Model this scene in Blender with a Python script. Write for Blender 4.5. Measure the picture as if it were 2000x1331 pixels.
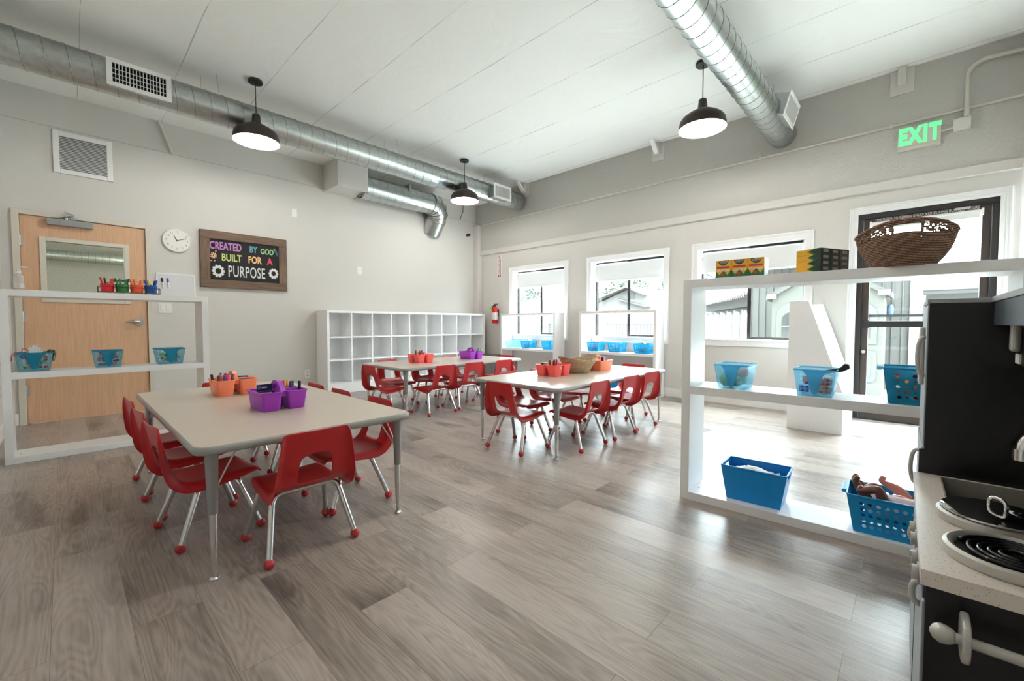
import bpy, bmesh, math, random
from mathutils import Vector, Matrix, Quaternion
from math import pi, sin, cos, radians

for _o in list(bpy.data.objects):
    bpy.data.objects.remove(_o)
SC = bpy.context.scene
COL = SC.collection
random.seed(7)

# ------------------------------------------------------------------ camera
CAM_LOC = Vector((-5.588, -6.231, 0.981))
YAW, PITCH, ROLL = radians(46.483), radians(-2.236), radians(0.03)
fwd = Vector((sin(YAW) * cos(PITCH), cos(YAW) * cos(PITCH), sin(PITCH)))
rgt = Vector((cos(YAW), -sin(YAW), 0))
upv = rgt.cross(fwd)
r2 = rgt * cos(ROLL) + upv * sin(ROLL)
u2 = upv * cos(ROLL) - rgt * sin(ROLL)
cam_data = bpy.data.cameras.new('camera')
cam_data.sensor_width = 36.0
cam_data.lens = 36.0 * 831.3 / 2000.0
cam_data.clip_start = 0.02
cam = bpy.data.objects.new('camera', cam_data)
COL.objects.link(cam)
cam.matrix_world = Matrix(((r2.x, u2.x, -fwd.x, CAM_LOC.x), (r2.y, u2.y, -fwd.y, CAM_LOC.y),
                           (r2.z, u2.z, -fwd.z, CAM_LOC.z), (0, 0, 0, 1)))
SC.camera = cam

# ------------------------------------------------------------------ exposure, sky
SC.view_settings.view_transform = 'Standard'
SC.view_settings.look = 'None'
SC.view_settings.exposure = 0.0
SC.view_settings.gamma = 1.0
SC.view_settings.use_curve_mapping = False
SC.cycles.use_denoising = True
SC.cycles.max_bounces = 10
SC.cycles.diffuse_bounces = 6
SC.cycles.glossy_bounces = 4
SC.cycles.transmission_bounces = 6
SC.cycles.transparent_max_bounces = 12
SC.cycles.sample_clamp_indirect = 20.0
SC.cycles.caustics_reflective = False
SC.cycles.caustics_refractive = False
SKY = 64.0           # overcast sky at the zenith; a third of that at the horizon
LAMP_W = 36.0
world = bpy.data.worlds.new('overcast_sky')
world.use_nodes = True
SC.world = world
_nt = world.node_tree
_bg = _nt.nodes['Background']
_bg.inputs[0].default_value = (0.82, 0.935, 1.0, 1)
_tc = _nt.nodes.new('ShaderNodeTexCoord')
_sp = _nt.nodes.new('ShaderNodeSeparateXYZ')
_mr = _nt.nodes.new('ShaderNodeMapRange')
_mr.inputs[3].default_value = SKY / 3
_mr.inputs[4].default_value = SKY
_nt.links.new(_tc.outputs['Generated'], _sp.inputs[0])
_nt.links.new(_sp.outputs['Z'], _mr.inputs[0])
_nt.links.new(_mr.outputs[0], _bg.inputs[1])

# portals: guide the sky light through the openings of the window wall (they emit nothing themselves)
def portal(y0, y1, z0, z1):
    ld = bpy.data.lights.new('window_portal', 'AREA')
    ld.shape = 'RECTANGLE'
    ld.size = abs(y1 - y0)
    ld.size_y = z1 - z0
    ld.cycles.is_portal = True
    o = bpy.data.objects.new('window_portal', ld)
    COL.objects.link(o)
    o.location = (0.24, (y0 + y1) / 2, (z0 + z1) / 2)
    o.rotation_euler = (pi / 2, 0, pi / 2)
for a in ((-2.10, -0.95, 0.79, 1.93), (-3.75, -2.60, 0.79, 1.93), (-5.335, -4.19, 0.79, 1.93), (-6.727, -5.775, 0.02, 2.085)):
    portal(*a)

# ------------------------------------------------------------------ materials
MATS = {}
def srgb(r, g, b):
    f = lambda c: (c / 255 / 12.92) if c / 255 <= 0.04045 else ((c / 255 + 0.055) / 1.055) ** 2.4
    return (f(r), f(g), f(b), 1)
def mat(name, col, rough=0.5, metal=0.0, bump=0.0, bscale=60.0, spec=None, emit=None, estr=0.0, coat=0.0, var=0.0, vscale=8.0):
    if name in MATS:
        return MATS[name]
    m = bpy.data.materials.new(name)
    m.use_nodes = True
    nt = m.node_tree
    b = nt.nodes['Principled BSDF']
    col = tuple(col) if len(col) == 4 else tuple(col) + (1,)
    b.inputs['Base Color'].default_value = col
    b.inputs['Roughness'].default_value = rough
    b.inputs['Metallic'].default_value = metal
    if coat: b.inputs['Coat Weight'].default_value = coat
    if spec is not None: b.inputs['Specular IOR Level'].default_value = spec
    if emit:
        b.inputs['Emission Color'].default_value = tuple(emit) + (1,)
        b.inputs['Emission Strength'].default_value = estr
    if bump or var:
        tc = nt.nodes.new('ShaderNodeTexCoord')
        nz = nt.nodes.new('ShaderNodeTexNoise')
        nz.inputs['Scale'].default_value = bscale
        nz.inputs['Detail'].default_value = 4
        nt.links.new(tc.outputs['Object'], nz.inputs['Vector'])
        if bump:
            bp = nt.nodes.new('ShaderNodeBump')
            bp.inputs['Strength'].default_value = bump
            bp.inputs['Distance'].default_value = 0.01
            nt.links.new(nz.outputs['Fac'], bp.inputs['Height'])
            nt.links.new(bp.outputs['Normal'], b.inputs['Normal'])
        if var:
            n2 = nt.nodes.new('ShaderNodeTexNoise')
            n2.inputs['Scale'].default_value = vscale
            n2.inputs['Detail'].default_value = 5
            nt.links.new(tc.outputs['Object'], n2.inputs['Vector'])
            mx = nt.nodes.new('ShaderNodeMix')
            mx.data_type = 'RGBA'
            mx.inputs[6].default_value = tuple(c * (1 - var) for c in col[:3]) + (1,)
            mx.inputs[7].default_value = tuple(min(1, c * (1 + var)) for c in col[:3]) + (1,)
            nt.links.new(n2.outputs['Fac'], mx.inputs[0])
            nt.links.new(mx.outputs[2], b.inputs['Base Color'])
    MATS[name] = m
    return m

def translucent(name, col, alpha=0.5, rough=0.25):
    m = bpy.data.materials.new(name)
    m.use_nodes = True
    nt = m.node_tree
    nt.nodes.clear()
    out = nt.nodes.new('ShaderNodeOutputMaterial')
    tr = nt.nodes.new('ShaderNodeBsdfTransparent')
    tr.inputs[0].default_value = tuple(0.70 + 0.30 * c for c in col) + (1,)
    pb = nt.nodes.new('ShaderNodeBsdfPrincipled')
    pb.inputs['Base Color'].default_value = tuple(col) + (1,)
    pb.inputs['Roughness'].default_value = rough
    tl = nt.nodes.new('ShaderNodeBsdfTranslucent')
    tl.inputs[0].default_value = tuple(col) + (1,)
    m1 = nt.nodes.new('ShaderNodeMixShader')
    m1.inputs[0].default_value = 0.4
    m2 = nt.nodes.new('ShaderNodeMixShader')
    m2.inputs[0].default_value = alpha
    nt.links.new(pb.outputs[0], m1.inputs[1])
    nt.links.new(tl.outputs[0], m1.inputs[2])
    nt.links.new(tr.outputs[0], m2.inputs[1])
    nt.links.new(m1.outputs[0], m2.inputs[2])
    nt.links.new(m2.outputs[0], out.inputs[0])
    MATS[name] = m
    return m

def glass_mat(name, tint=(0.95, 0.98, 0.97), refl=0.06):
    m = bpy.data.materials.new(name)
    m.use_nodes = True
    nt = m.node_tree
    nt.nodes.clear()
    out = nt.nodes.new('ShaderNodeOutputMaterial')
    tr = nt.nodes.new('ShaderNodeBsdfTransparent')
    tr.inputs[0].default_value = tint + (1,)
    gl = nt.nodes.new('ShaderNodeBsdfGlossy')
    gl.inputs['Roughness'].default_value = 0.02
    fr = nt.nodes.new('ShaderNodeMixShader')
    fr.inputs[0].default_value = refl
    nt.links.new(tr.outputs[0], fr.inputs[1])
    nt.links.new(gl.outputs[0], fr.inputs[2])
    nt.links.new(fr.outputs[0], out.inputs[0])
    MATS[name] = m
    return m

def floor_mat():
    m = bpy.data.materials.new('grey_oak_vinyl_planks')
    m.use_nodes = True
    nt = m.node_tree
    L = nt.links.new
    N = nt.nodes.new
    b = nt.nodes['Principled BSDF']
    tc = N('ShaderNodeTexCoord')
    mp = N('ShaderNodeMapping')
    mp.inputs['Rotation'].default_value = (0, 0, pi / 2)
    L(tc.outputs['Object'], mp.inputs['Vector'])
    br = N('ShaderNodeTexBrick')
    br.offset = 0.37
    br.offset_frequency = 2
    br.inputs['Scale'].default_value = 1.0
    br.inputs['Brick Width'].default_value = 1.22
    br.inputs['Row Height'].default_value = 0.182
    br.inputs['Mortar Size'].default_value = 0.0008
    br.inputs['Mortar Smooth'].default_value = 0.3
    br.inputs['Bias'].default_value = 0.0
    br.inputs['Color1'].default_value = (0, 0, 0, 1)
    br.inputs['Color2'].default_value = (1, 1, 1, 1)
    br.inputs['Mortar'].default_value = (0.5, 0.5, 0.5, 1)
    L(mp.outputs[0], br.inputs['Vector'])
    # grain: noise stretched along the plank, shifted per plank
    mul = N('ShaderNodeMath'); mul.operation = 'MULTIPLY'; mul.inputs[1].default_value = 37.0
    L(br.outputs['Color'], mul.inputs[0])
    mg = N('ShaderNodeMapping'); mg.inputs['Scale'].default_value = (2.2, 42.0, 1.0)
    L(mp.outputs[0], mg.inputs['Vector'])
    g = N('ShaderNodeTexNoise'); g.noise_dimensions = '4D'
    g.inputs['Scale'].default_value = 2.2; g.inputs['Detail'].default_value = 8; g.inputs['Roughness'].default_value = 0.62
    g.inputs['Distortion'].default_value = 0.6
    L(mg.outputs[0], g.inputs['Vector']); L(mul.outputs[0], g.inputs['W'])
    mk = N('ShaderNodeMapping'); mk.inputs['Scale'].default_value = (1.0, 3.5, 1.0)
    L(mp.outputs[0], mk.inputs['Vector'])
    k = N('ShaderNodeTexNoise'); k.noise_dimensions = '4D'
    k.inputs['Scale'].default_value = 1.5; k.inputs['Detail'].default_value = 4; k.inputs['Distortion'].default_value = 0.3
    L(mk.outputs[0], k.inputs['Vector']); L(mul.outputs[0], k.inputs['W'])
    # cathedral figure: rings of a distorted wave
    mw = N('ShaderNodeMapping'); mw.inputs['Scale'].default_value = (0.75, 5.5, 1.0)
    L(mp.outputs[0], mw.inputs['Vector'])
    k2 = N('ShaderNodeTexNoise'); k2.noise_dimensions = '4D'
    k2.inputs['Scale'].default_value = 1.3; k2.inputs['Detail'].default_value = 1.5
    L(mw.outputs[0], k2.inputs['Vector']); L(mul.outputs[0], k2.inputs['W'])
    ring = N('ShaderNodeMath'); ring.operation = 'MULTIPLY'; ring.inputs[1].default_value = 190.0
    L(k2.outputs['Fac'], ring.inputs[0])
    sn = N('ShaderNodeMath'); sn.operation = 'SINE'
    L(ring.outputs[0], sn.inputs[0])
    base = N('ShaderNodeValToRGB')
    e = base.color_ramp.elements
    e[0].position = 0.22; e[0].color = srgb(104, 95, 89)
    e[1].position = 0.85; e[1].color = srgb(202, 192, 184)
    x = base.color_ramp.elements.new(0.5); x.color = srgb(164, 152, 143)
    # value = 0.5*grain + 0.32*plank tone + 0.25*blotch + ring
    def mth(op, a, bb):
        n = N('ShaderNodeMath'); n.operation = op
        for i, v in enumerate((a, bb)):
            if isinstance(v, (int, float)): n.inputs[i].default_value = v
            else: L(v, n.inputs[i])
        return n.outputs[0]
    v = mth('ADD', mth('MULTIPLY', g.outputs['Fac'], 0.54), mth('MULTIPLY', br.outputs['Color'], 0.17))
    v = mth('ADD', v, mth('MULTIPLY', k.outputs['Fac'], 0.50))
    v = mth('ADD', v, mth('MULTIPLY', sn.outputs[0], 0.045))
    v = mth('SUBTRACT', v, 0.13)
    L(v, base.inputs['Fac'])
    # dark cloudy knots
    kr = N('ShaderNodeValToRGB')
    kr.color_ramp.elements[0].position = 0.30; kr.color_ramp.elements[0].color = (0.52, 0.5, 0.49, 1)
    kr.color_ramp.elements[1].position = 0.42; kr.color_ramp.elements[1].color = (1, 1, 1, 1)
    L(k.outputs['Fac'], kr.inputs['Fac'])
    mxk = N('ShaderNodeMix'); mxk.data_type = 'RGBA'; mxk.blend_type = 'MULTIPLY'; mxk.inputs[0].default_value = 0.8
    L(base.outputs['Color'], mxk.inputs[6]); L(kr.outputs['Color'], mxk.inputs[7])
    mx = N('ShaderNodeMix'); mx.data_type = 'RGBA'
    L(br.outputs['Fac'], mx.inputs[0]); L(mxk.outputs[2], mx.inputs[6]); mx.inputs[7].default_value = srgb(112, 103, 96)
    L(mx.outputs[2], b.inputs['Base Color'])
    b.inputs['Roughness'].default_value = 0.33
    b.inputs['Specular IOR Level'].default_value = 0.5
    bp = N('ShaderNodeBump'); bp.inputs['Strength'].default_value = 0.12; bp.inputs['Distance'].default_value = 0.004
    L(g.outputs['Fac'], bp.inputs['Height']); L(bp.outputs['Normal'], b.inputs['Normal'])
    return m

def wood_mat(name, c0, c1, axis='Z', scale=3.0, stretch=14.0, rough=0.45):
    m = bpy.data.materials.new(name)
    m.use_nodes = True
    nt = m.node_tree; L = nt.links.new; N = nt.nodes.new
    b = nt.nodes['Principled BSDF']
    tc = N('ShaderNodeTexCoord'); mp = N('ShaderNodeMapping')
    s = [stretch] * 3
    s['XYZ'.index(axis)] = 1.0
    mp.inputs['Scale'].default_value = s
    L(tc.outputs['Object'], mp.inputs['Vector'])
    g = N('ShaderNodeTexNoise'); g.inputs['Scale'].default_value = scale; g.inputs['Detail'].default_value = 7
    g.inputs['Roughness'].default_value = 0.6; g.inputs['Distortion'].default_value = 0.4
    L(mp.outputs[0], g.inputs['Vector'])
    r = N('ShaderNodeValToRGB')
    r.color_ramp.elements[0].position = 0.3; r.color_ramp.elements[0].color = c0
    r.color_ramp.elements[1].position = 0.7; r.color_ramp.elements[1].color = c1
    L(g.outputs['Fac'], r.inputs['Fac']); L(r.outputs['Color'], b.inputs['Base Color'])
    b.inputs['Roughness'].default_value = rough
    MATS[name] = m
    return m

def galvanised(name='galvanised_steel'):
    m = bpy.data.materials.new(name)
    m.use_nodes = True
    nt = m.node_tree; L = nt.links.new; N = nt.nodes.new
    b = nt.nodes['Principled BSDF']
    b.inputs['Metallic'].default_value = 1.0
    tc = N('ShaderNodeTexCoord')
    v = N('ShaderNodeTexVoronoi'); v.inputs['Scale'].default_value = 38
    L(tc.outputs['Object'], v.inputs['Vector'])
    r = N('ShaderNodeValToRGB')
    r.color_ramp.elements[0].color = (0.44, 0.47, 0.46, 1); r.color_ramp.elements[1].color = (0.54, 0.575, 0.565, 1)
    L(v.outputs['Color'], r.inputs['Fac']); L(r.outputs['Color'], b.inputs['Base Color'])
    n = N('ShaderNodeTexNoise'); n.inputs['Scale'].default_value = 5; n.inputs['Detail'].default_value = 3
    L(tc.outputs['Object'], n.inputs['Vector'])
    mr = N('ShaderNodeMapRange'); mr.inputs[3].default_value = 0.27; mr.inputs[4].default_value = 0.40
    L(n.outputs['Fac'], mr.inputs[0]); L(mr.outputs[0], b.inputs['Roughness'])
    bp = N('ShaderNodeBump'); bp.inputs['Strength'].default_value = 0.035; bp.inputs['Distance'].default_value = 0.02
    L(n.outputs['Fac'], bp.inputs['Height']); L(bp.outputs['Normal'], b.inputs['Normal'])
    MATS[name] = m
    return m

def weave_mat(name, c0, c1, scale=90.0):
    m = bpy.data.materials.new(name)
    m.use_nodes = True
    nt = m.node_tree; L = nt.links.new; N = nt.nodes.new
    b = nt.nodes['Principled BSDF']
    tc = N('ShaderNodeTexCoord')
    w = N('ShaderNodeTexWave'); w.bands_direction = 'Z'; w.inputs['Scale'].default_value = scale * 0.35; w.inputs['Distortion'].default_value = 1.5
    w.inputs['Detail'].default_value = 3
    L(tc.outputs['Object'], w.inputs['Vector'])
    n = N('ShaderNodeTexNoise'); n.inputs['Scale'].default_value = scale; n.inputs['Detail'].default_value = 4
    L(tc.outputs['Object'], n.inputs['Vector'])
    mu = N('ShaderNodeMath'); mu.operation = 'MULTIPLY'
    L(w.outputs['Fac'], mu.inputs[0]); L(n.outputs['Fac'], mu.inputs[1])
    r = N('ShaderNodeValToRGB')
    r.color_ramp.elements[0].position = 0.12; r.color_ramp.elements[0].color = c0
    r.color_ramp.elements[1].position = 0.55; r.color_ramp.elements[1].color = c1
    L(mu.outputs[0], r.inputs['Fac']); L(r.outputs['Color'], b.inputs['Base Color'])
    b.inputs['Roughness'].default_value = 0.8
    bp = N('ShaderNodeBump'); bp.inputs['Strength'].default_value = 0.8; bp.inputs['Distance'].default_value = 0.006
    L(mu.outputs[0], bp.inputs['Height']); L(bp.outputs['Normal'], b.inputs['Normal'])
    MATS[name] = m
    return m

# ------------------------------------------------------------------ mesh helpers
class MB:
    """collects vertices and faces; build() links them as one mesh object"""
    def __init__(s):
        s.v = []; s.f = []; s.mi = []; s.cur = 0
    def add(s, vs, fs):
        b = len(s.v)
        s.v += [tuple(p) for p in vs]
        s.f += [tuple(b + i for i in f) for f in fs]
        s.mi += [s.cur] * len(fs)
        return s
    def box(s, x0, x1, y0, y1, z0, z1):
        x0, x1 = min(x0, x1), max(x0, x1); y0, y1 = min(y0, y1), max(y0, y1); z0, z1 = min(z0, z1), max(z0, z1)
        return s.add([(x0, y0, z0), (x1, y0, z0), (x1, y1, z0), (x0, y1, z0), (x0, y0, z1), (x1, y0, z1), (x1, y1, z1), (x0, y1, z1)],
                     [(0, 3, 2, 1), (4, 5, 6, 7), (0, 1, 5, 4), (1, 2, 6, 5), (2, 3, 7, 6), (3, 0, 4, 7)])
    def quad(s, a, b, c, d):
        return s.add([a, b, c, d], [(0, 1, 2, 3)])
    def prism(s, poly, axis, a0, a1):
        """polygon (2-D points) extruded along axis 'x','y' or 'z' from a0 to a1"""
        def P(p, a):
            return {'x': (a, p[0], p[1]), 'y': (p[0], a, p[1]), 'z': (p[0], p[1], a)}[axis]
        n = len(poly)
        return s.add([P(p, a0) for p in poly] + [P(p, a1) for p in poly],
                     [tuple(range(n))[::-1], tuple(range(n, 2 * n))] + [(i, (i + 1) % n, n + (i + 1) % n, n + i) for i in range(n)])
    def tube(s, pts, r, n=10, caps=True, closed=False):
        pts = [Vector(p) for p in pts]
        m = len(pts)
        rs = r if isinstance(r, (list, tuple)) else [r] * m
        vs = []; fs = []
        t0 = None; nrm = None
        for i, p in enumerate(pts):
            a = pts[i - 1] if (i > 0 or closed) else p
            c = pts[(i + 1) % m] if (i < m - 1 or closed) else p
            t = (c - a).normalized()
            if nrm is None:
                ref = Vector((0, 0, 1)) if abs(t.z) < 0.9 else Vector((1, 0, 0))
                nrm = t.cross(ref).normalized()
            else:
                q = t0.rotation_difference(t)
                nrm = (q @ nrm).normalized()
            t0 = t
            bn = t.cross(nrm)
            for k in range(n):
                an = 2 * pi * k / n
                vs.append(p + (nrm * cos(an) + bn * sin(an)) * rs[i])
        rng = m if closed else m - 1
        for i in range(rng):
            j = (i + 1) % m
            for k in range(n):
                k2 = (k + 1) % n
                fs.append((i * n + k, i * n + k2, j * n + k2, j * n + k))
        if caps and not closed:
            fs.append(tuple(range(n))[::-1]); fs.append(tuple(range((m - 1) * n, m * n)))
        return s.add(vs, fs)
    def cyl(s, a, b, r, n=16, r1=None):
        return s.tube([a, b], [r, r if r1 is None else r1], n)
    def lathe(s, prof, n=32, c=(0, 0, 0), sx=1.0, sy=1.0, cap0=False, cap1=False):
        """profile of (radius, z) turned about the z axis through c"""
        vs = []; fs = []
        for (r, z) in prof:
            for k in range(n):
                an = 2 * pi * k / n
                vs.append((c[0] + r * cos(an) * sx, c[1] + r * sin(an) * sy, c[2] + z))
        for i in range(len(prof) - 1):
            for k in range(n):
                k2 = (k + 1) % n
                fs.append((i * n + k, i * n + k2, (i + 1) * n + k2, (i + 1) * n + k))
        if cap0: fs.append(tuple(range(n))[::-1])
        if cap1: fs.append(tuple(range((len(prof) - 1) * n, len(prof) * n)))
        return s.add(vs, fs)
    def ball(s, c, r, n=14, sx=1, sy=1, sz=1):
        m = n // 2
        vs = [(c[0], c[1], c[2] - r * sz)]
        for i in range(1, m):
            t = pi * i / m
            for k in range(n):
                an = 2 * pi * k / n
                vs.append((c[0] + r * sin(t) * cos(an) * sx, c[1] + r * sin(t) * sin(an) * sy, c[2] - r * cos(t) * sz))
        vs.append((c[0], c[1], c[2] + r * sz))
        fs = []
        for k in range(n):
            fs.append((0, 1 + (k + 1) % n, 1 + k))
            fs.append((len(vs) - 1, 1 + (m - 2) * n + k, 1 + (m - 2) * n + (k + 1) % n))
        for i in range(m - 2):
            for k in range(n):
                k2 = (k + 1) % n
                fs.append((1 + i * n + k, 1 + i * n + k2, 1 + (i + 1) * n + k2, 1 + (i + 1) * n + k))
        return s.add(vs, fs)
    def rot(s, M):
        s.v = [tuple(M @ Vector(p)) for p in s.v]
        return s
    def build(s, name, material, parent=None, smooth=False, bevel=0.0, solid=0.0, loc=None, segs=2, auto=None):
        me = bpy.data.meshes.new(name)
        me.from_pydata(s.v, [], s.f)
        ms = material if isinstance(material, (list, tuple)) else [material]
        for m in ms: me.materials.append(m)
        if len(ms) > 1:
            me.polygons.foreach_set('material_index', s.mi)
        if smooth:
            me.polygons.foreach_set('use_smooth', [True] * len(me.polygons))
            if auto is not None:
                me.set_sharp_from_angle(angle=radians(auto))
        me.update()
        o = bpy.data.objects.new(name, me)
        COL.objects.link(o)
        if parent is not None: o.parent = parent
        if loc is not None: o.location = loc
        if solid:
            md = o.modifiers.new('thickness', 'SOLIDIFY'); md.thickness = solid; md.offset = 0
        if bevel:
            md = o.modifiers.new('edges', 'BEVEL'); md.width = bevel; md.segments = segs; md.limit_method = 'ANGLE'
        return o

def tag(o, label=None, cat=None, group=None, kind=None):
    if label: o['label'] = label
    if cat: o['category'] = cat
    if group: o['group'] = group
    if kind: o['kind'] = kind
    return o
def empty(name, loc, label, cat, group=None, rz=0.0):
    o = bpy.data.objects.new(name, None)
    COL.objects.link(o)
    o.empty_display_size = 0.1
    o.location = loc
    o.rotation_euler = (0, 0, rz)
    return tag(o, label, cat, group)
def copy_tree(o, parent=None):
    c = o.copy()
    COL.objects.link(c)
    if parent is not None: c.parent = parent
    for ch in list(o.children):
        copy_tree(ch, c)
    return c
def dup(o, loc, rz, label, group=None):
    c = copy_tree(o)
    c.location = loc
    c.rotation_euler = (0, 0, rz)
    c['label'] = label
    if group: c['group'] = group
    return c
def apply_mods(o):
    dg = bpy.context.evaluated_depsgraph_get()
    dg.update()
    me = bpy.data.meshes.new_from_object(o.evaluated_get(dg))
    o.modifiers.clear()
    o.data = me
def struct(o, label=None):
    return tag(o, label, None, None, 'structure')
def text(s, size, material, name, parent, loc, rot, extr=0.001, fat=0.0, align='CENTER', sx=1.0, spacing=1.0):
    cu = bpy.data.curves.new(name, 'FONT')
    cu.body = s; cu.size = size; cu.extrude = extr; cu.offset = fat
    cu.align_x = align; cu.align_y = 'CENTER'; cu.space_character = spacing
    cu.resolution_u = 3
    t = bpy.data.objects.new(name + '_tmp', cu)
    COL.objects.link(t)
    dg = bpy.context.evaluated_depsgraph_get()
    me = bpy.data.meshes.new_from_object(t.evaluated_get(dg))
    bpy.data.objects.remove(t)
    bpy.data.curves.remove(cu)
    me.name = name
    me.materials.clear()
    me.materials.append(material)
    o = bpy.data.objects.new(name, me)
    COL.objects.link(o)
    if parent is not None: o.parent = parent
    o.location = loc
    o.rotation_euler = rot
    o.scale = (sx, 1, 1)
    return o
ROT_A = (pi / 2, 0, 0)            # upright, read from -y  (on wall A)
ROT_B = (pi / 2, 0, -pi / 2)      # upright, read from -x  (on wall B)

def bez(p0, p1, p2, n=6):
    p0, p1, p2 = Vector(p0), Vector(p1), Vector(p2)
    return [p0 * (1 - t) ** 2 + p1 * 2 * t * (1 - t) + p2 * t * t for t in [i / n for i in range(n + 1)]]
def rrect(w, d, r, n=5):
    pts = []
    for cx, cy, a0 in ((w / 2 - r, d / 2 - r, 0), (-w / 2 + r, d / 2 - r, 90), (-w / 2 + r, -d / 2 + r, 180), (w / 2 - r, -d / 2 + r, 270)):
        for i in range(n + 1):
            a = radians(a0 + 90 * i / n)
            pts.append((cx + r * cos(a), cy + r * sin(a)))
    return pts

# shared materials
M_wall = mat('greige_wall_paint', srgb(211, 208, 203), 0.75, bump=0.10, bscale=160)
M_block = mat('greige_painted_block', srgb(192, 190, 185), 0.8, bump=0.55, bscale=55)
M_ceil = mat('white_ceiling_fabric', srgb(226, 226, 222), 0.7, bump=0.08, bscale=9)
M_white = mat('white_laminate', srgb(246, 246, 246), 0.35)
M_trim = mat('white_gloss_trim', srgb(238, 238, 238), 0.35)
M_metalw = mat('white_enamelled_metal', srgb(236, 236, 234), 0.4)
M_bronze = mat('dark_bronze_aluminium', srgb(45, 42, 42), 0.45, metal=0.3)
M_chrome = mat('chrome_tube', (0.78, 0.78, 0.78), 0.13, metal=1.0)
M_steel = mat('satin_steel', (0.6, 0.6, 0.6), 0.32, metal=1.0)
M_silver = mat('silver_plastic', srgb(190, 188, 182), 0.35, metal=0.35)
M_black = mat('black_plastic', srgb(22, 22, 24), 0.4)
M_galv = galvanised()
M_seam = mat('duct_seam_steel', (0.30, 0.32, 0.32), 0.4, metal=1.0)
M_red = mat('red_polypropylene', srgb(186, 32, 36), 0.36, bump=0.05, bscale=260)
M_redcap = mat('red_foot_cap', srgb(190, 52, 54), 0.45)
M_tabtop = mat('grey_speckled_table_laminate', srgb(198, 184, 170), 0.3, var=0.035, vscale=420)
M_tabedge = mat('grey_table_edge_band', srgb(160, 160, 156), 0.4)
M_tableg = mat('grey_painted_table_leg', srgb(150, 150, 148), 0.4, metal=0.3)
M_glass = glass_mat('window_glass')
M_floor = floor_mat()
M_paper = mat('white_paper', srgb(238, 238, 235), 0.7)
M_plate = mat('white_switch_plate', srgb(236, 234, 230), 0.4)
# ================================================================== THE SETTING
CZ = 3.40            # main ceiling height
LZ = 3.26            # low strip of ceiling along wall A
XB = -0.03           # plane of the upper block wall on the window side
struct(MB().box(-6.2, 0.2, -7.0, 0.3, -0.08, 0.0).build('floor', M_floor))

def ceiling_mat():
    m = bpy.data.materials.new('ceiling_sheets_with_seams')
    m.use_nodes = True
    nt = m.node_tree; L = nt.links.new; N = nt.nodes.new
    b = nt.nodes['Principled BSDF']
    b.inputs['Roughness'].default_value = 0.7
    tc = N('ShaderNodeTexCoord'); sp = N('ShaderNodeSeparateXYZ')
    L(tc.outputs['Object'], sp.inputs[0])
    wob = N('ShaderNodeTexNoise'); wob.inputs['Scale'].default_value = 1.3; wob.inputs['Detail'].default_value = 2
    L(tc.outputs['Object'], wob.inputs['Vector'])
    def mth(op, a, bb=None):
        n = N('ShaderNodeMath'); n.operation = op
        for i, v in enumerate((a, bb)):
            if v is None: continue
            if isinstance(v, (int, float)): n.inputs[i].default_value = v
            else: L(v, n.inputs[i])
        return n.outputs[0]
    x = mth('ADD', sp.outputs['X'], 5.43)
    x = mth('ADD', x, mth('MULTIPLY', mth('SUBTRACT', wob.outputs['Fac'], 0.5), 0.03))
    d = mth('ABSOLUTE', mth('SUBTRACT', mth('FRACT', mth('ADD', mth('DIVIDE', x, 0.665), 0.5)), 0.5))
    n2 = N('ShaderNodeTexNoise'); n2.inputs['Scale'].default_value = 2.4; n2.inputs['Detail'].default_value = 3
    L(tc.outputs['Object'], n2.inputs['Vector'])
    wd = mth('MULTIPLY', mth('MAXIMUM', mth('SUBTRACT', n2.outputs['Fac'], 0.36), 0.05), 0.027)
    line = mth('LESS_THAN', d, wd)
    mx = N('ShaderNodeMix'); mx.data_type = 'RGBA'
    mx.inputs[6].default_value = srgb(242, 243, 240); mx.inputs[7].default_value = srgb(196, 196, 192)
    L(line, mx.inputs[0]); L(mx.outputs[2], b.inputs['Base Color'])
    n3 = N('ShaderNodeTexNoise'); n3.inputs['Scale'].default_value = 3.0; n3.inputs['Detail'].default_value = 3; n3.inputs['Distortion'].default_value = 1.2
    L(tc.outputs['Object'], n3.inputs['Vector'])
    bp = N('ShaderNodeBump'); bp.inputs['Strength'].default_value = 0.16; bp.inputs['Distance'].default_value = 0.06
    L(n3.outputs['Fac'], bp.inputs['Height']); L(bp.outputs['Normal'], b.inputs['Normal'])
    return m
struct(MB().prism([(-7.0, CZ), (-0.75, CZ), (-0.40, LZ), (0.3, LZ), (0.3, 3.55), (-7.0, 3.55)], 'x', -6.2, 0.2).build('ceiling', ceiling_mat()))

# --- wall A (door, sign, cubbies): y = 0
DX0, DX1, DH = -5.853, -4.937, 2.03
w = MB()
w.box(-6.2, DX0 - 0.02, 0, 0.2, 0, 2.92).box(DX1 + 0.02, 0.2, 0, 0.2, 0, 2.92).box(DX0 - 0.02, DX1 + 0.02, 0, 0.2, DH + 0.02, 2.92)
w.box(-6.2, 0.2, 0.014, 0.2, 2.92, 3.5)
struct(w.build('wall_back', M_wall))
struct(MB().box(-5.98, 0, 0.004, 0.014, 2.920, 2.927).build('ledge_shadow_line', mat('painted_ledge_shadow', srgb(176, 172, 165), 0.8)))  # strip darker than the wall: the ledge's shadow line put in as colour
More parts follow.
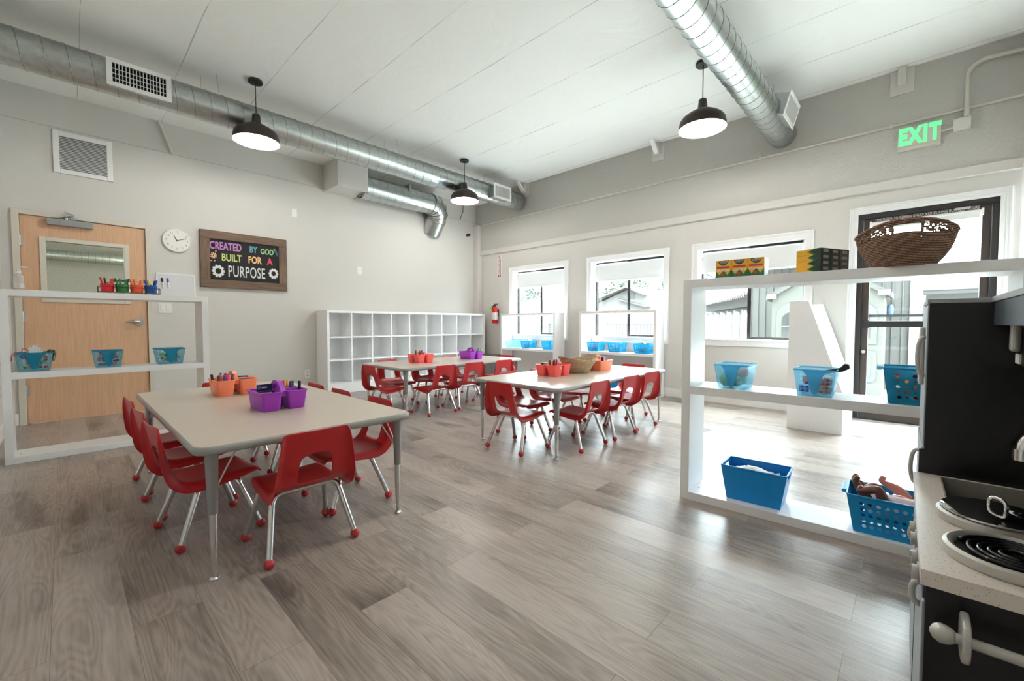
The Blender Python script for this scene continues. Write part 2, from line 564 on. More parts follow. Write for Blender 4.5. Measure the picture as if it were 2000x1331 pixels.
# --- wall B (windows): x = 0
WIN = [(-2.10, -0.95), (-3.75, -2.60), (-5.335, -4.19)]
WZ0, WZ1 = 0.785, 1.925
EY0, EY1, EH = -6.727, -5.775, 2.085
w = MB()
edges = [0.2, -0.95, -2.10, -2.60, -3.75, -4.19, -5.335, EY1, EY0, -7.0]
for i in range(0, 10, 2):
    w.box(0, 0.2, edges[i + 1], edges[i], 0, 2.31)
for (a, b_) in WIN:
    w.box(0, 0.2, a, b_, 0, WZ0).box(0, 0.2, a, b_, WZ1, 2.31)
w.box(0, 0.2, EY0, EY1, EH, 2.31)
struct(w.build('wall_right', M_wall))
struct(MB().box(XB, 0.2, -7.0, 0.014, 2.31, 3.5).build('wall_right', M_block))
struct(MB().box(-0.045, 0.0, -6.84, -0.13, 2.297, 2.372).box(-0.05, 0.0, -6.84, -0.13, 2.29, 2.30).build('trim_2', M_wall))
struct(MB().box(-6.2, -5.98, -7.0, 0, 0, 3.5).build('wall_left', mat('left_wall_paint', srgb(216, 214, 210), 0.7, bump=0.1, bscale=160)))
struct(MB().box(-5.98, XB, -7.0, -6.84, 0, 3.5).build('wall_front', M_wall))
# corner pilaster and bulkhead
struct(MB().box(-0.11, 0, -0.13, 0.0, 0, 2.86).build('column', M_wall, bevel=0.006))
struct(MB().box(-2.954, -2.51, -0.45, 0.014, 2.88, CZ + 0.02).box(-2.51, -2.502, -0.47, 0.014, 2.862, 2.88).build('wall_bulkhead', M_wall))
# baseboards
bb = lambda: mat('white_baseboard', srgb(238, 237, 233), 0.4)
struct(MB().box(-5.98, -5.905, -0.015, 0, 0, 0.115).box(-4.892, -0.11, -0.015, 0, 0, 0.115).build('baseboard_back', bb(), bevel=0.004))
struct(MB().box(-0.015, 0, -5.70, -0.13, 0, 0.12).build('baseboard_right', bb(), bevel=0.004))
struct(MB().box(-5.98, -5.965, -6.8, -0.015, 0, 0.115).build('baseboard_left', bb(), bevel=0.004))

# --- windows
def window(n, y0, y1):
    yc = (y0 + y1) / 2
    e = bpy.data.objects.new('window_%d' % n, None); COL.objects.link(e)
    e.location = (0, yc, WZ0)
    struct(e)
    hw = (y1 - y0) / 2; h = WZ1 - WZ0
    c = MB()
    for (ya, yb) in ((-hw - 0.075, -hw + 0.003), (hw - 0.003, hw + 0.075)):
        c.box(-0.018, 0.002, ya, yb, -0.072, h - 0.003)
    c.box(-0.018, 0.002, -hw - 0.075, hw + 0.075, h - 0.003, h + 0.072)
    for s in (-1, 1):
        c.box(-0.026, -0.018, s * (hw + 0.052), s * (hw + 0.075), -0.072, h + 0.05)
    c.box(-0.026, -0.018, -hw - 0.075, hw + 0.075, h + 0.05, h + 0.072)
    c.build('casing', M_trim, e, bevel=0.003)
    j = MB().box(0, 0.2, -hw, -hw + 0.008, 0, h - 0.008).box(0, 0.2, hw - 0.008, hw, 0, h - 0.008).box(0, 0.2, -hw, hw, h - 0.008, h)
    j.build('jamb_liner', M_trim, e)
    MB().box(-0.03, 0.19, -hw, hw, -0.012, 0.012).box(-0.018, 0.002, -hw, hw, -0.072, -0.012).build('sill', M_trim, e, bevel=0.003)
    x0, x1 = 0.115, 0.16
    f = MB()
    f.box(x0, x1, hw - 0.034, hw - 0.008, 0.02, h - 0.03).box(x0, x1, -hw + 0.008, -hw + 0.03, 0.02, h - 0.03).box(x0, x1, -hw + 0.008, hw - 0.008, h - 0.03, h - 0.008)
    f.box(x0 + 0.01, x1, -hw + 0.008, hw - 0.008, 0.006, 0.02)
    f.build('frame', M_bronze, e)
    s = MB()   # sliding sash on the right-hand half
    s.box(x0 - 0.012, x0 - 0.001, -0.022, 0.018, 0.04, h - 0.05).box(x0 - 0.012, x0 - 0.001, -hw + 0.009, -hw + 0.03, 0.04, h - 0.05)
    s.box(x0 - 0.012, x0 - 0.001, -hw + 0.009, 0.018, 0.013, 0.04).box(x0 - 0.012, x0 - 0.001, -hw + 0.009, 0.018, h - 0.05, h - 0.02)
    so = s.build('sash', M_bronze, e)
    MB().box(x0 - 0.02, x0 - 0.01, -0.012, 0.008, h * 0.42, h * 0.42 + 0.05).build('latch', M_bronze, so)
    MB().box(x0 - 0.008, x0 - 0.004, -hw + 0.03, -0.022, 0.04, h - 0.05).build('pane', M_glass, so)
    MB().box(x1 - 0.016, x1 - 0.012, 0.0, hw - 0.034, 0.02, h - 0.03).build('pane', M_glass, e)
    # roller blind: a thing of its own
    nm = ['window nearest the corner', 'middle window', 'window nearest the exit door'][n - 1]
    b = empty('roller_blind', (0.05, yc, WZ1 - 0.008), 'white roller blind partly lowered in the ' + nm, 'blind', 'roller blinds in the windows')
    MB().cyl((0.022, -hw + 0.03, -0.055), (0.022, hw - 0.03, -0.055), 0.021, 16).build('roller', M_white, b, smooth=True, auto=40)
    br = MB().box(0.0, 0.045, hw - 0.03, hw - 0.012, -0.08, 0.0).box(0.0, 0.045, -hw + 0.012, -hw + 0.03, -0.08, 0.0)
    br.build('bracket', M_metalw, b)
    MB().box(0.0, 0.002, -hw + 0.035, hw - 0.035, -0.285, -0.055).build('fabric', mat('blind_fabric', srgb(224, 226, 226), 0.8), b)
    MB().box(-0.004, 0.006, -hw + 0.035, hw - 0.035, -0.297, -0.283).build('hem_bar', M_white, b, bevel=0.002)
    return e
for i, (a, b_) in enumerate(WIN):
    window(i + 1, a, b_)

# --- door_1: maple door with a wired lite in wall A
e = bpy.data.objects.new('door_1', None); COL.objects.link(e); e.location = (DX0, 0, 0); struct(e)
W = DX1 - DX0
M_frame = mat('cream_painted_door_frame', srgb(214, 208, 194), 0.45)
MB().box(-0.05, 0.0, -0.02, 0.12, 0, DH + 0.045).box(W, W + 0.043, -0.02, 0.12, 0, DH + 0.045).box(0, W, -0.02, 0.12, DH, DH + 0.045)\
    .box(-0.002, 0.014, 0.055, 0.12, 0, DH).box(W - 0.014, W + 0.002, 0.055, 0.12, 0, DH).build('door_frame', M_frame, e, bevel=0.003)
lx0, lx1, lz0, lz1 = 0.165, 0.735, 1.235, 1.795
M_maple = wood_mat('maple_veneer', srgb(206, 162, 128), srgb(222, 182, 148), 'Z', 5.0, 20.0, 0.42)
d = MB()
d.box(0.003, lx0, 0.004, 0.048, 0.008, DH - 0.004).box(lx1, W - 0.003, 0.004, 0.048, 0.008, DH - 0.004)
d.box(lx0, lx1, 0.004, 0.048, 0.008, lz0).box(lx0, lx1, 0.004, 0.048, lz1, DH - 0.004)
do = d.build('door_leaf', M_maple, e)
MB().box(lx0 - 0.042, lx0, -0.008, 0.02, lz0 - 0.042, lz1 + 0.042).box(lx1, lx1 + 0.042, -0.008, 0.02, lz0 - 0.042, lz1 + 0.042)\
    .box(lx0, lx1, -0.008, 0.02, lz0 - 0.042, lz0).box(lx0, lx1, -0.008, 0.02, lz1, lz1 + 0.042).build('lite_frame', M_frame, do, bevel=0.003)
def wired_glass():
    m = bpy.data.materials.new('wired_mirror_dark_glass'); m.use_nodes = True
    nt = m.node_tree; L = nt.links.new; N = nt.nodes.new
    b = nt.nodes['Principled BSDF']; out = nt.nodes['Material Output']
    b.inputs['Base Color'].default_value = srgb(120, 128, 120); b.inputs['Roughness'].default_value = 0.3
    gl = N('ShaderNodeBsdfGlossy'); gl.inputs['Roughness'].default_value = 0.03; gl.inputs[0].default_value = (0.72, 0.78, 0.74, 1)
    tc = N('ShaderNodeTexCoord'); sp = N('ShaderNodeSeparateXYZ'); L(tc.outputs['Object'], sp.inputs[0])
    def mth(op, a, bb):
        n = N('ShaderNodeMath'); n.operation = op
        for i, v in enumerate((a, bb)):
            if isinstance(v, (int, float)): n.inputs[i].default_value = v
            else: L(v, n.inputs[i])
        return n.outputs[0]
    def ln(sgn):
        u = mth('DIVIDE', mth('ADD', sp.outputs['X'], mth('MULTIPLY', sp.outputs['Z'], sgn)), 0.024)
        return mth('LESS_THAN', mth('FRACT', u, 0.0), 0.07)
    wire = mth('MAXIMUM', ln(1.0), ln(-1.0))
    mx = N('ShaderNodeMixShader')
    tr = N('ShaderNodeBsdfTransparent'); tr.inputs[0].default_value = (0.80, 0.86, 0.82, 1)
    m0 = N('ShaderNodeMixShader'); L(mth('MULTIPLY', wire, 0.35), m0.inputs[0]); L(tr.outputs[0], m0.inputs[1]); L(b.outputs[0], m0.inputs[2])
    mx.inputs[0].default_value = 0.10
    L(m0.outputs[0], mx.inputs[1]); L(gl.outputs[0], mx.inputs[2]); L(mx.outputs[0], out.inputs[0])
    return m
MB().box(lx0, lx1, 0.016, 0.024, lz0, lz1).build('lite_pane', wired_glass(), do)
for z in (0.33, 1.05, 1.78):
    hg = MB().cyl((-0.002, -0.012, z - 0.05), (-0.002, -0.012, z + 0.05), 0.008, 10).box(-0.004, 0.02, -0.006, 0.005, z - 0.05, z + 0.05)
    hg.build('hinge', M_steel, e, smooth=True, auto=40)
lv = MB().cyl((W - 0.075, 0.006, 1.0), (W - 0.075, -0.012, 1.0), 0.04, 24).cyl((W - 0.075, -0.01, 1.0), (W - 0.075, -0.05, 1.0), 0.012, 12)
lv.tube([(W - 0.075, -0.045, 1.0), (W - 0.11, -0.052, 1.003), (W - 0.15, -0.05, 1.004), (W - 0.19, -0.044, 1.0)], [0.013, 0.012, 0.010, 0.008], 10)
lv.build('door_handle', M_steel, do, smooth=True, auto=40)
cl = MB().box(0.18, 0.505, -0.06, 0.0, 1.955, 2.018)
co = cl.build('door_closer', mat('grey_enamel', srgb(150, 152, 152), 0.45), do, bevel=0.004)
MB().cyl((0.315, -0.035, 2.018), (0.315, -0.035, 2.05), 0.012, 12).tube([(0.315, -0.04, 2.045), (0.36, -0.10, 2.052), (0.37, -0.11, 2.052)], 0.008, 8)\
    .tube([(0.37, -0.11, 2.056), (0.325, -0.03, 2.085), (0.31, -0.02, 2.10)], 0.008, 8).box(0.28, 0.40, -0.03, -0.018, 2.045, 2.065)\
    .tube([(0.27, -0.04, 2.04), (0.315, -0.04, 2.05), (0.345, -0.06, 2.055)], 0.006, 8)\
    .build('closer_arm', M_steel, co, smooth=True, auto=40)

# the room beyond the maple door, seen through its lite
struct(MB().box(-9.0, 0.2, 0.2, 16.2, -0.08, 0.0).build('floor', M_floor))
struct(MB().box(-9.0, 0.2, 16.0, 16.2, 0, 3.5).box(-9.0, -8.8, 0.2, 16.0, 0, 3.5).box(0.0, 0.2, 0.31, 16.0, 0, 3.5).box(-9.0, -6.2, 0.2, 0.3, 0, 3.5).build('wall_beyond', M_wall))
struct(MB().box(-8.8, 0.0, 0.31, 16.0, 3.45, 3.55).build('ceiling', M_ceil))
struct(MB().box(-8.8, 0.0, 15.97, 16.0, 1.36, 1.48).build('trim_3', M_trim))
for lx_, ly_ in ((-6.9, 9.0), (-3.5, 5.0), (-3.5, 11.0)):
    ld = bpy.data.lights.new('lamp_light', 'POINT'); ld.energy = 230; ld.color = (1, 0.95, 0.87); ld.shadow_soft_size = 0.1
    lo = bpy.data.objects.new('lamp_light', ld); COL.objects.link(lo); lo.location = (lx_, ly_, 2.75)

# --- door_2: bronze glass exit door in wall B
e = bpy.data.objects.new('door_2', None); COL.objects.link(e); e.location = (0, EY1, 0); struct(e)
W2 = EY1 - EY0
# local: y goes 0 .. -W2
c = MB()
for (ya, yb) in ((0.0, 0.07), (-W2 - 0.07, -W2)):
    c.box(-0.016, 0.002, ya, yb, 0, EH)
c.box(-0.016, 0.002, -W2 - 0.07, 0.07, EH, EH + 0.072)
for k in range(3):
    o_ = 0.012 + k * 0.022
    c.box(-0.023, -0.016, o_, o_ + 0.012, 0, EH + o_ + 0.012).box(-0.023, -0.016, -W2 - o_ - 0.012, -W2 - o_, 0, EH + o_ + 0.012)
    c.box(-0.023, -0.016, -W2 - o_, o_, EH + o_, EH + o_ + 0.012)
c.build('casing', M_trim, e, bevel=0.002)
MB().box(0.0, 0.11, -0.042, 0, 0, EH - 0.05).box(0.0, 0.11, -W2, -W2 + 0.042, 0, EH - 0.05).box(0.0, 0.11, -W2, 0, EH - 0.05, EH).build('door_frame', M_bronze, e, bevel=0.003)
lf = MB().box(0.03, 0.075, -0.10, -0.044, 0.012, EH - 0.053).box(0.03, 0.075, -W2 + 0.044, -W2 + 0.10, 0.012, EH - 0.053)
lf.box(0.03, 0.075, -W2 + 0.1, -0.1, EH - 0.13, EH - 0.053).box(0.03, 0.075, -W2 + 0.1, -0.1, 0.012, 0.20)
leaf = lf.build('door_leaf', mat('brown_bronze_door', srgb(70, 60, 56), 0.45, metal=0.3), e, bevel=0.003)
MB().box(0.05, 0.056, -W2 + 0.1, -0.1, 0.20, EH - 0.13).build('glass_pane', M_glass, leaf)
MB().box(-0.02, 0.012, -W2 + 0.07, -0.07, 0.948, 1.012).box(0.0, 0.035, -0.11, -0.05, 0.94, 1.02).box(0.0, 0.035, -W2 + 0.05, -W2 + 0.11, 0.94, 1.02).build('push_bar', M_bronze, leaf, bevel=0.004)
MB().box(0.085, 0.11, -W2 + 0.07, -0.07, 1.052, 1.078).build('pull_rail', mat('weathered_grey_rail', srgb(96, 104, 110), 0.5, metal=0.3), leaf)
MB().cyl((0.018, -0.07, 0.70), (0.032, -0.07, 0.70), 0.017, 16).box(0.012, 0.03, -0.078, -0.062, 0.685, 0.715).build('lock', M_steel, leaf, smooth=True, auto=40)
text('THIS DOOR TO REMAIN UNLOCKED DURING BUSINESS HOURS', 0.036, mat('white_vinyl_letters', srgb(225, 225, 225), 0.6), 'lettering', leaf,
     (0.0285, -W2 / 2 - 0.005, EH - 0.068), ROT_B, 0.0006, 0.0004, sx=0.66, spacing=1.04)
MB().box(0.022, 0.03, -0.78, -0.68, EH - 0.068, EH - 0.035).build('door_contact', M_plate, leaf)
MB().box(-0.01, 0.11, -W2, 0, 0.0, 0.012).build('threshold', M_steel, e)
b = empty('roller_blind', (0.022, EY1 - 0.475, 1.975), 'white roller blind rolled up at the top of the glass exit door', 'blind')
MB().cyl((0.0, -0.37, 0), (0.0, 0.37, 0), 0.024, 18).build('roller', M_white, b, smooth=True, auto=40)
MB().box(-0.024, 0.008, 0.37, 0.385, -0.028, 0.028).box(-0.024, 0.008, -0.385, -0.37, -0.028, 0.028).build('bracket', M_white, b)
MB().box(-0.026, -0.022, -0.36, 0.36, -0.05, -0.005).build('fabric', mat('blind_fabric', srgb(224, 226, 226), 0.8), b)

# --- wall vent, plates, camera, strip on wall A
v = empty('return_air_vent', (-5.397, 0, 2.69), 'white louvered return air vent high on the wall above the maple door', 'vent')
w_, h_ = 0.432, 0.415
MB().box(-w_ / 2, w_ / 2, -0.006, 0.0, -h_ / 2, h_ / 2).build('backing', mat('vent_dark', srgb(70, 72, 74), 0.7), v)
fm = MB()
for (a, b_, c_, d_) in ((-w_ / 2, -w_ / 2 + 0.045, -h_ / 2, h_ / 2), (w_ / 2 - 0.045, w_ / 2, -h_ / 2, h_ / 2), (-w_ / 2 + 0.045, w_ / 2 - 0.045, -h_ / 2, -h_ / 2 + 0.045), (-w_ / 2 + 0.045, w_ / 2 - 0.045, h_ / 2 - 0.045, h_ / 2)):
    fm.box(a, b_, -0.016, 0, c_, d_)
fm.build('frame', M_metalw, v, bevel=0.004)
lvm = MB()
for k in range(21):
    z = -h_ / 2 + 0.052 + k * 0.0155
    lvm.add([(-w_ / 2 + 0.04, -0.014, z), (w_ / 2 - 0.04, -0.014, z), (w_ / 2 - 0.04, -0.005, z + 0.010), (-w_ / 2 + 0.04, -0.005, z + 0.010)], [(0, 1, 2, 3)])
lvm.build('louvers', M_metalw, v, solid=0.0015)
def plate(loc, w, h, label, name='wall_plate', cat='wall plate'):
    e = empty(name, loc, label, cat)
    MB().box(-w / 2, w / 2, -0.006, 0, -h / 2, h / 2).build('plate', M_plate, e, bevel=0.002)
    return e
pl = plate((-3.366, 0, 2.50), 0.07, 0.115, 'blank white wall plate high on the wall above the chalkboard sign')
pl = plate((-2.432, 0, 1.80), 0.072, 0.115, 'white wall plate on the bare wall above the cubby shelf')
MB().cyl((0, -0.006, 0), (0, -0.012, 0), 0.012, 12).build('jack', M_metalw, pl)
pl = plate((-3.233, 0, 0.275), 0.072, 0.115, 'white electrical outlet low on the wall left of the cubby shelf', 'electrical_outlet', 'outlet')
for z in (-0.024, 0.024):
    MB().prism([(p[0], p[1] + z) for p in rrect(0.034, 0.03, 0.01)], 'y', -0.009, -0.005).build('socket', mat('socket_face', srgb(205, 203, 198), 0.5), pl)
pl = plate((-4.785, 0, 1.16), 0.118, 0.115, 'white double rocker light switch beside the maple door', 'light_switch', 'light switch')
for x in (-0.024, 0.024):
    MB().box(x - 0.017, x + 0.017, -0.011, -0.005, -0.034, 0.034).build('rocker', M_plate, pl, bevel=0.002)
sc = empty('security_camera', (-0.27, 0, 2.66), 'small black security camera high on the wall near the corner', 'camera')
MB().cyl((0, 0, 0), (0, -0.02, 0), 0.022, 16).build('base', M_black, sc)
MB().prism(rrect(0.05, 0.045, 0.014), 'y', -0.075, -0.018).build('body', M_black, sc, bevel=0.003)
MB().cyl((0, -0.075, 0), (0, -0.08, 0), 0.012, 16).build('lens', mat('lens_glass', srgb(50, 55, 62), 0.1), sc)
tag(MB().tube([(-4.79, -0.004, LZ), (-4.735, -0.012, 3.09), (-4.68, -0.012, 2.93)], 0.014, 8).build('wall_pipe', M_wall, smooth=True, auto=40), 'slanted painted pipe on the upper wall above the wall clock', 'pipe')
tag(MB().tube([(-0.36, 0.004, 3.2), (-0.37, -0.01, 3.08), (-0.425, -0.01, 2.97), (-0.43, 0.004, 2.92)], 0.005, 6).build('hanging_wire', mat('thin_dark_wire', srgb(90, 90, 88), 0.6), smooth=True), 'thin loose wire on the upper wall beside the duct elbow', 'wire')

# --- wall clock
k = empty('wall_clock', (-4.66, -0.0, 1.94), 'round white wall clock with grey numerals beside the maple door', 'clock')
RXY = Matrix.Rotation(pi / 2, 4, 'X')
MB().lathe([(0.0, 0.0), (0.125, 0.0), (0.133, 0.008), (0.133, 0.026), (0.126, 0.032), (0.121, 0.028)], 48).rot(RXY).build('case', M_metalw, k, smooth=True, auto=35)
MB().lathe([(0.122, 0.027), (0.0, 0.027)], 48).rot(RXY).build('dial', mat('clock_dial', srgb(236, 234, 228), 0.5), k)
M_num = mat('grey_numerals', srgb(150, 146, 138), 0.6)
for h in range(1, 13):
    a = radians(90 - 30 * h)
    text(str(h), 0.034, M_num, 'numeral', k, (0.096 * cos(a), -0.0278, 0.096 * sin(a)), ROT_A, 0.0004, 0.0)
M_hand = mat('dark_clock_hand', srgb(60, 58, 55), 0.5)
def hand(ang, L_, w, nm, y):
    a = radians(90 - ang)
    d_ = Vector((cos(a), 0, sin(a))); n_ = Vector((-sin(a), 0, cos(a)))
    p = [d_ * -0.012 + n_ * w, d_ * -0.012 - n_ * w, d_ * L_ - n_ * w * 0.6, d_ * L_ + n_ * w * 0.6]
    MB().add([(q.x, y, q.z) for q in p], [(0, 1, 2, 3)]).build(nm, M_hand, k, solid=0.001)
hand(331, 0.062, 0.0035, 'hour_hand', -0.0295)
hand(72, 0.098, 0.0025, 'minute_hand', -0.0305)
MB().cyl((0, -0.027, 0), (0, -0.032, 0), 0.005, 12).build('pin', M_hand, k)

# --- chalkboard sign
SX0, SX1, SZ0, SZ1 = -4.447, -3.487, 1.421, 2.109
s = empty('chalkboard_sign', ((SX0 + SX1) / 2, 0, (SZ0 + SZ1) / 2), 'wood framed chalkboard sign with coloured hand lettering on the wall', 'sign')
hw, hh, fw_ = (SX1 - SX0) / 2, (SZ1 - SZ0) / 2, 0.098
M_barn = wood_mat('brown_barn_wood', srgb(78, 60, 48), srgb(128, 104, 84), 'X', 4.0, 16.0, 0.65)
M_barnv = wood_mat('brown_barn_wood_upright', srgb(78, 60, 48), srgb(128, 104, 84), 'Z', 4.0, 16.0, 0.65)
MB().box(-hw, hw, -0.045, 0, hh - fw_, hh).build('frame_rail', M_barn, s, bevel=0.004)
MB().box(-hw, hw, -0.045, 0, -hh, -hh + fw_).build('frame_rail', M_barn, s, bevel=0.004)
MB().box(-hw, -hw + fw_, -0.044, 0, -hh + fw_, hh - fw_).build('frame_stile', M_barnv, s, bevel=0.004)
MB().box(hw - fw_, hw, -0.044, 0, -hh + fw_, hh - fw_).build('frame_stile', M_barnv, s, bevel=0.004)
bw, bh = hw - fw_, hh - fw_
bd = MB().box(-bw, bw, -0.026, 0, -bh, bh).build('board', mat('black_chalkboard', srgb(28, 28, 29), 0.8, var=0.25, vscale=9), s)
def chalk(nm, r, g, b_): return mat('chalk_' + nm, srgb(r, g, b_), 0.9, var=0.12, vscale=60)
Y = -0.0268
def word(t, x, z, size, m, sx=1.0, fat=0.004, sp=1.0):
    text(t, size, m, 'chalk_word', bd, (x, Y, z), ROT_A, 0.0006, fat, sx=sx, spacing=sp)
word('CREATED', -0.215, 0.165, 0.128, chalk('purple', 196, 132, 200), 0.60, 0.0035, 1.02)
word('BY', 0.085, 0.163, 0.112, chalk('blue', 110, 170, 186), 0.68, 0.003)
word('GOD', 0.245, 0.153, 0.095, chalk('green', 160, 205, 150), 0.72, 0.003)
word('BUILT', -0.155, 0.030, 0.122, chalk('lime', 206, 214, 130), 0.68, 0.003)
word('FOR', 0.100, 0.030, 0.122, chalk('peach', 238, 190, 130), 0.66, 0.0035)
word('A', 0.275, 0.030, 0.122, chalk('pink', 226, 78, 108), 0.75, 0.0045)
word('PURPOSE', 0.010, -0.138, 0.195, chalk('white', 226, 226, 224), 0.50, 0.0015, 1.06)
def gear(cx, cz, r, m):
    n = 10; vs = []; fs = []
    pts = []
    for i in range(n):
        a = 2 * pi * i / n
        for (da, rr) in ((-0.26, 0.80), (-0.18, 1.0), (0.18, 1.0), (0.26, 0.80)):
            pts.append((a + da, rr))
    N_ = len(pts)
    for (a, rr) in pts: vs.append((cx + r * rr * cos(a) * 0.86, Y - 0.0006, cz + r * rr * sin(a)))
    for (a, rr) in pts: vs.append((cx + r * 0.46 * cos(a) * 0.86, Y - 0.0006, cz + r * 0.46 * sin(a)))
    for i in range(N_): fs.append((i, (i + 1) % N_, N_ + (i + 1) % N_, N_ + i))
    MB().add(vs, fs).build('chalk_gear', m, bd, solid=0.001)
gear(-0.300, -0.140, 0.078, chalk('white', 226, 226, 224))
gear(0.318, -0.120, 0.070, chalk('white', 226, 226, 224))
sp_ = MB()
for i in range(9):
    a = 2 * pi * i / 9 + 0.2
    sp_.cyl((-0.345 + 0.008 * cos(a), Y, 0.045 + 0.008 * sin(a)), (-0.345 + 0.034 * cos(a), Y, 0.045 + 0.040 * sin(a)), 0.006, 6)
for (px, pz) in ((-0.37, -0.02), (-0.335, -0.018), (-0.32, 0.1)):
    sp_.ball((px, Y, pz), 0.008, 8, sy=0.3)
sp_.build('chalk_splat', chalk('peach2', 240, 196, 160), bd)
br_ = MB().prism([(0.325, 0.19), (0.345, 0.215), (0.385, 0.12), (0.365, 0.11)], 'y', Y - 0.0008, Y)
br_.build('chalk_brush_handle', chalk('dusk', 70, 96, 128), bd)
MB().prism([(0.318, 0.20), (0.330, 0.215), (0.350, 0.190), (0.332, 0.175)], 'y', Y - 0.0012, Y).build('chalk_brush_tip', chalk('moss', 120, 150, 100), bd)

# --- small whiteboard with two markers
wb = empty('whiteboard', (-4.677, 0, 1.41), 'small white dry erase board hung on the wall above the light switch', 'whiteboard')
MB().prism(rrect(0.365, 0.30, 0.022), 'y', -0.014, 0.0).build('frame', M_metalw, wb, bevel=0.003)
MB().prism(rrect(0.335, 0.27, 0.012), 'y', -0.0155, -0.012).build('board', mat('whiteboard_face', srgb(222, 222, 224), 0.25), wb)
MB().ball((-0.11, -0.015, -0.135), 0.022, 12, sy=0.2).build('eraser_smudge', mat('pink_smudge', srgb(214, 150, 150), 0.8), wb)
for nm, x, c in (('black', -0.125, srgb(30, 30, 32)), ('blue', -0.075, srgb(35, 70, 170))):
    mk = empty('dry_erase_marker', (-4.677 + x, -0.0155, 1.41), nm + ' capped dry erase marker held on the small whiteboard', 'marker', 'dry erase markers on the whiteboard')
    MB().cyl((0.006, -0.007, -0.02), (0, -0.007, 0.045), 0.0075, 10).build('barrel', M_paper, mk, smooth=True, auto=40)
    MB().cyl((0, -0.007, 0.045), (-0.003, -0.007, 0.09), 0.0085, 10).build('cap', mat('marker_cap_' + nm, c, 0.4), mk, smooth=True, auto=40)

# --- fire extinguisher and its sign on wall B
fx = empty('fire_extinguisher', (-0.09, -0.575, 0.99), 'red fire extinguisher with a green tag hung on the wall by the corner', 'fire extinguisher')
MB().lathe([(0.0, 0), (0.05, 0.004), (0.058, 0.02), (0.058, 0.24), (0.05, 0.275), (0.028, 0.30), (0.022, 0.315), (0.0, 0.315)], 24).build('cylinder', mat('extinguisher_red', srgb(196, 22, 32), 0.3), fx, smooth=True, auto=50)
MB().lathe([(0.0585, 0.07), (0.0585, 0.2)], 24).build('label_panel', mat('cream_label', srgb(228, 222, 214), 0.6), fx, smooth=True)
MB().cyl((0, 0, 0.315), (0, 0, 0.345), 0.016, 12).box(-0.012, 0.012, -0.07, 0.02, 0.35, 0.362).box(-0.012, 0.012, -0.055, 0.01, 0.335, 0.343).build('valve', M_black, fx)
MB().tube([(0, 0.0, 0.335), (0.0, 0.035, 0.335), (0, 0.062, 0.30), (0, 0.066, 0.22)], 0.008, 8).build('hose', M_black, fx, smooth=True)
MB().prism([(0.05, 0.34), (0.11, 0.28), (0.09, 0.23), (0.045, 0.27)], 'x', -0.03, -0.028).build('inspection_tag', mat('lime_tag', srgb(150, 214, 60), 0.6), fx)
MB().box(0.06, 0.09, -0.012, 0.012, 0.14, 0.26).build('wall_bracket', M_black, fx)
sg = empty('extinguisher_sign', (-0.0, -0.605, 2.05), 'narrow red and white fire extinguisher arrow sign on the wall', 'sign')
MB().box(-0.004, 0, -0.05, 0.05, -0.21, 0.21).build('panel', mat('sign_white', srgb(235, 226, 224), 0.5), sg)
M_signred = mat('sign_dark_red', srgb(150, 30, 44), 0.5)
bdm = MB().box(-0.0052, -0.004, 0.028, 0.036, -0.195, 0.13).box(-0.0052, -0.004, -0.036, -0.028, -0.195, 0.13).prism([(-0.036, -0.155), (0.036, -0.155), (0.036, -0.195), (-0.036, -0.195)], 'x', -0.0052, -0.004)
bdm.prism([(-0.03, 0.175), (0.03, 0.175), (0.0, 0.2)], 'x', -0.0052, -0.004)
bdm.build('border', M_signred, sg)
MB().prism([(-0.024, -0.158), (0.024, -0.158), (0.0, -0.19)], 'x', -0.0058, -0.005).build('arrow', mat('sign_white', srgb(235, 226, 224), 0.5), sg)
text('FIRE', 0.034, M_signred, 'lettering', sg, (-0.0045, 0, 0.15), ROT_B, 0.0005, 0.001)
for i, ch in enumerate('EXTINGUISHER'):
    text(ch, 0.026, M_signred, 'lettering', sg, (-0.0045, 0, 0.115 - i * 0.0225), ROT_B, 0.0005, 0.0012)

# --- exit sign, junction box, conduits on wall B
ex = empty('exit_sign', (XB, -6.20, 2.722), 'white EXIT sign with glowing green letters above the glass door', 'exit sign')
MB().box(-0.05, 0, -0.145, 0.145, -0.10, 0.10).build('housing', mat('exit_sign_housing', srgb(206, 202, 190), 0.5), ex, bevel=0.004)
MB().box(-0.058, -0.05, -0.145, 0.145, -0.10, -0.085).build('bottom_lip', mat('exit_sign_housing', srgb(206, 202, 190), 0.5), ex)
text('EXIT', 0.205, mat('exit_green_glow', srgb(90, 220, 130), 0.5, emit=(0.12, 0.80, 0.30), estr=1.0), 'lettering', ex, (-0.0512, 0, 0.012), ROT_B, 0.001, 0.011, sx=0.60, spacing=1.16)
jb = empty('junction_box', (XB, -6.475, 2.755), 'small square painted junction box right of the exit sign', 'junction box')
MB().box(-0.05, 0, -0.055, 0.055, -0.05, 0.05).build('box', M_wall, jb, bevel=0.003)
sm = MB()
for (a, b_) in ((-0.043, -0.038), (0.043, -0.038), (-0.043, 0.038), (0.043, 0.038)): sm.cyl((-0.05, a, b_), (-0.054, a, b_), 0.005, 8)
sm.build('cover_screws', M_steel, jb)
M_cond = mat('painted_conduit', srgb(206, 201, 192), 0.55)
zc = lambda y: 2.852 + (2.888 - 2.852) * (-y - 0.15) / 6.65
tag(MB().tube([(XB - 0.013, y, zc(y)) for y in (-0.2, -2, -4, -6, -6.84)], 0.012, 10).box(XB - 0.028, XB, -2.03, -2.0, 2.845, 2.88).box(XB - 0.028, XB, -4.9, -4.87, 2.86, 2.9).box(XB - 0.028, XB, -6.02, -5.99, 2.865, 2.9)
    .build('conduit', M_cond, smooth=True, auto=40), 'long thin painted conduit running along the upper window wall', 'conduit')
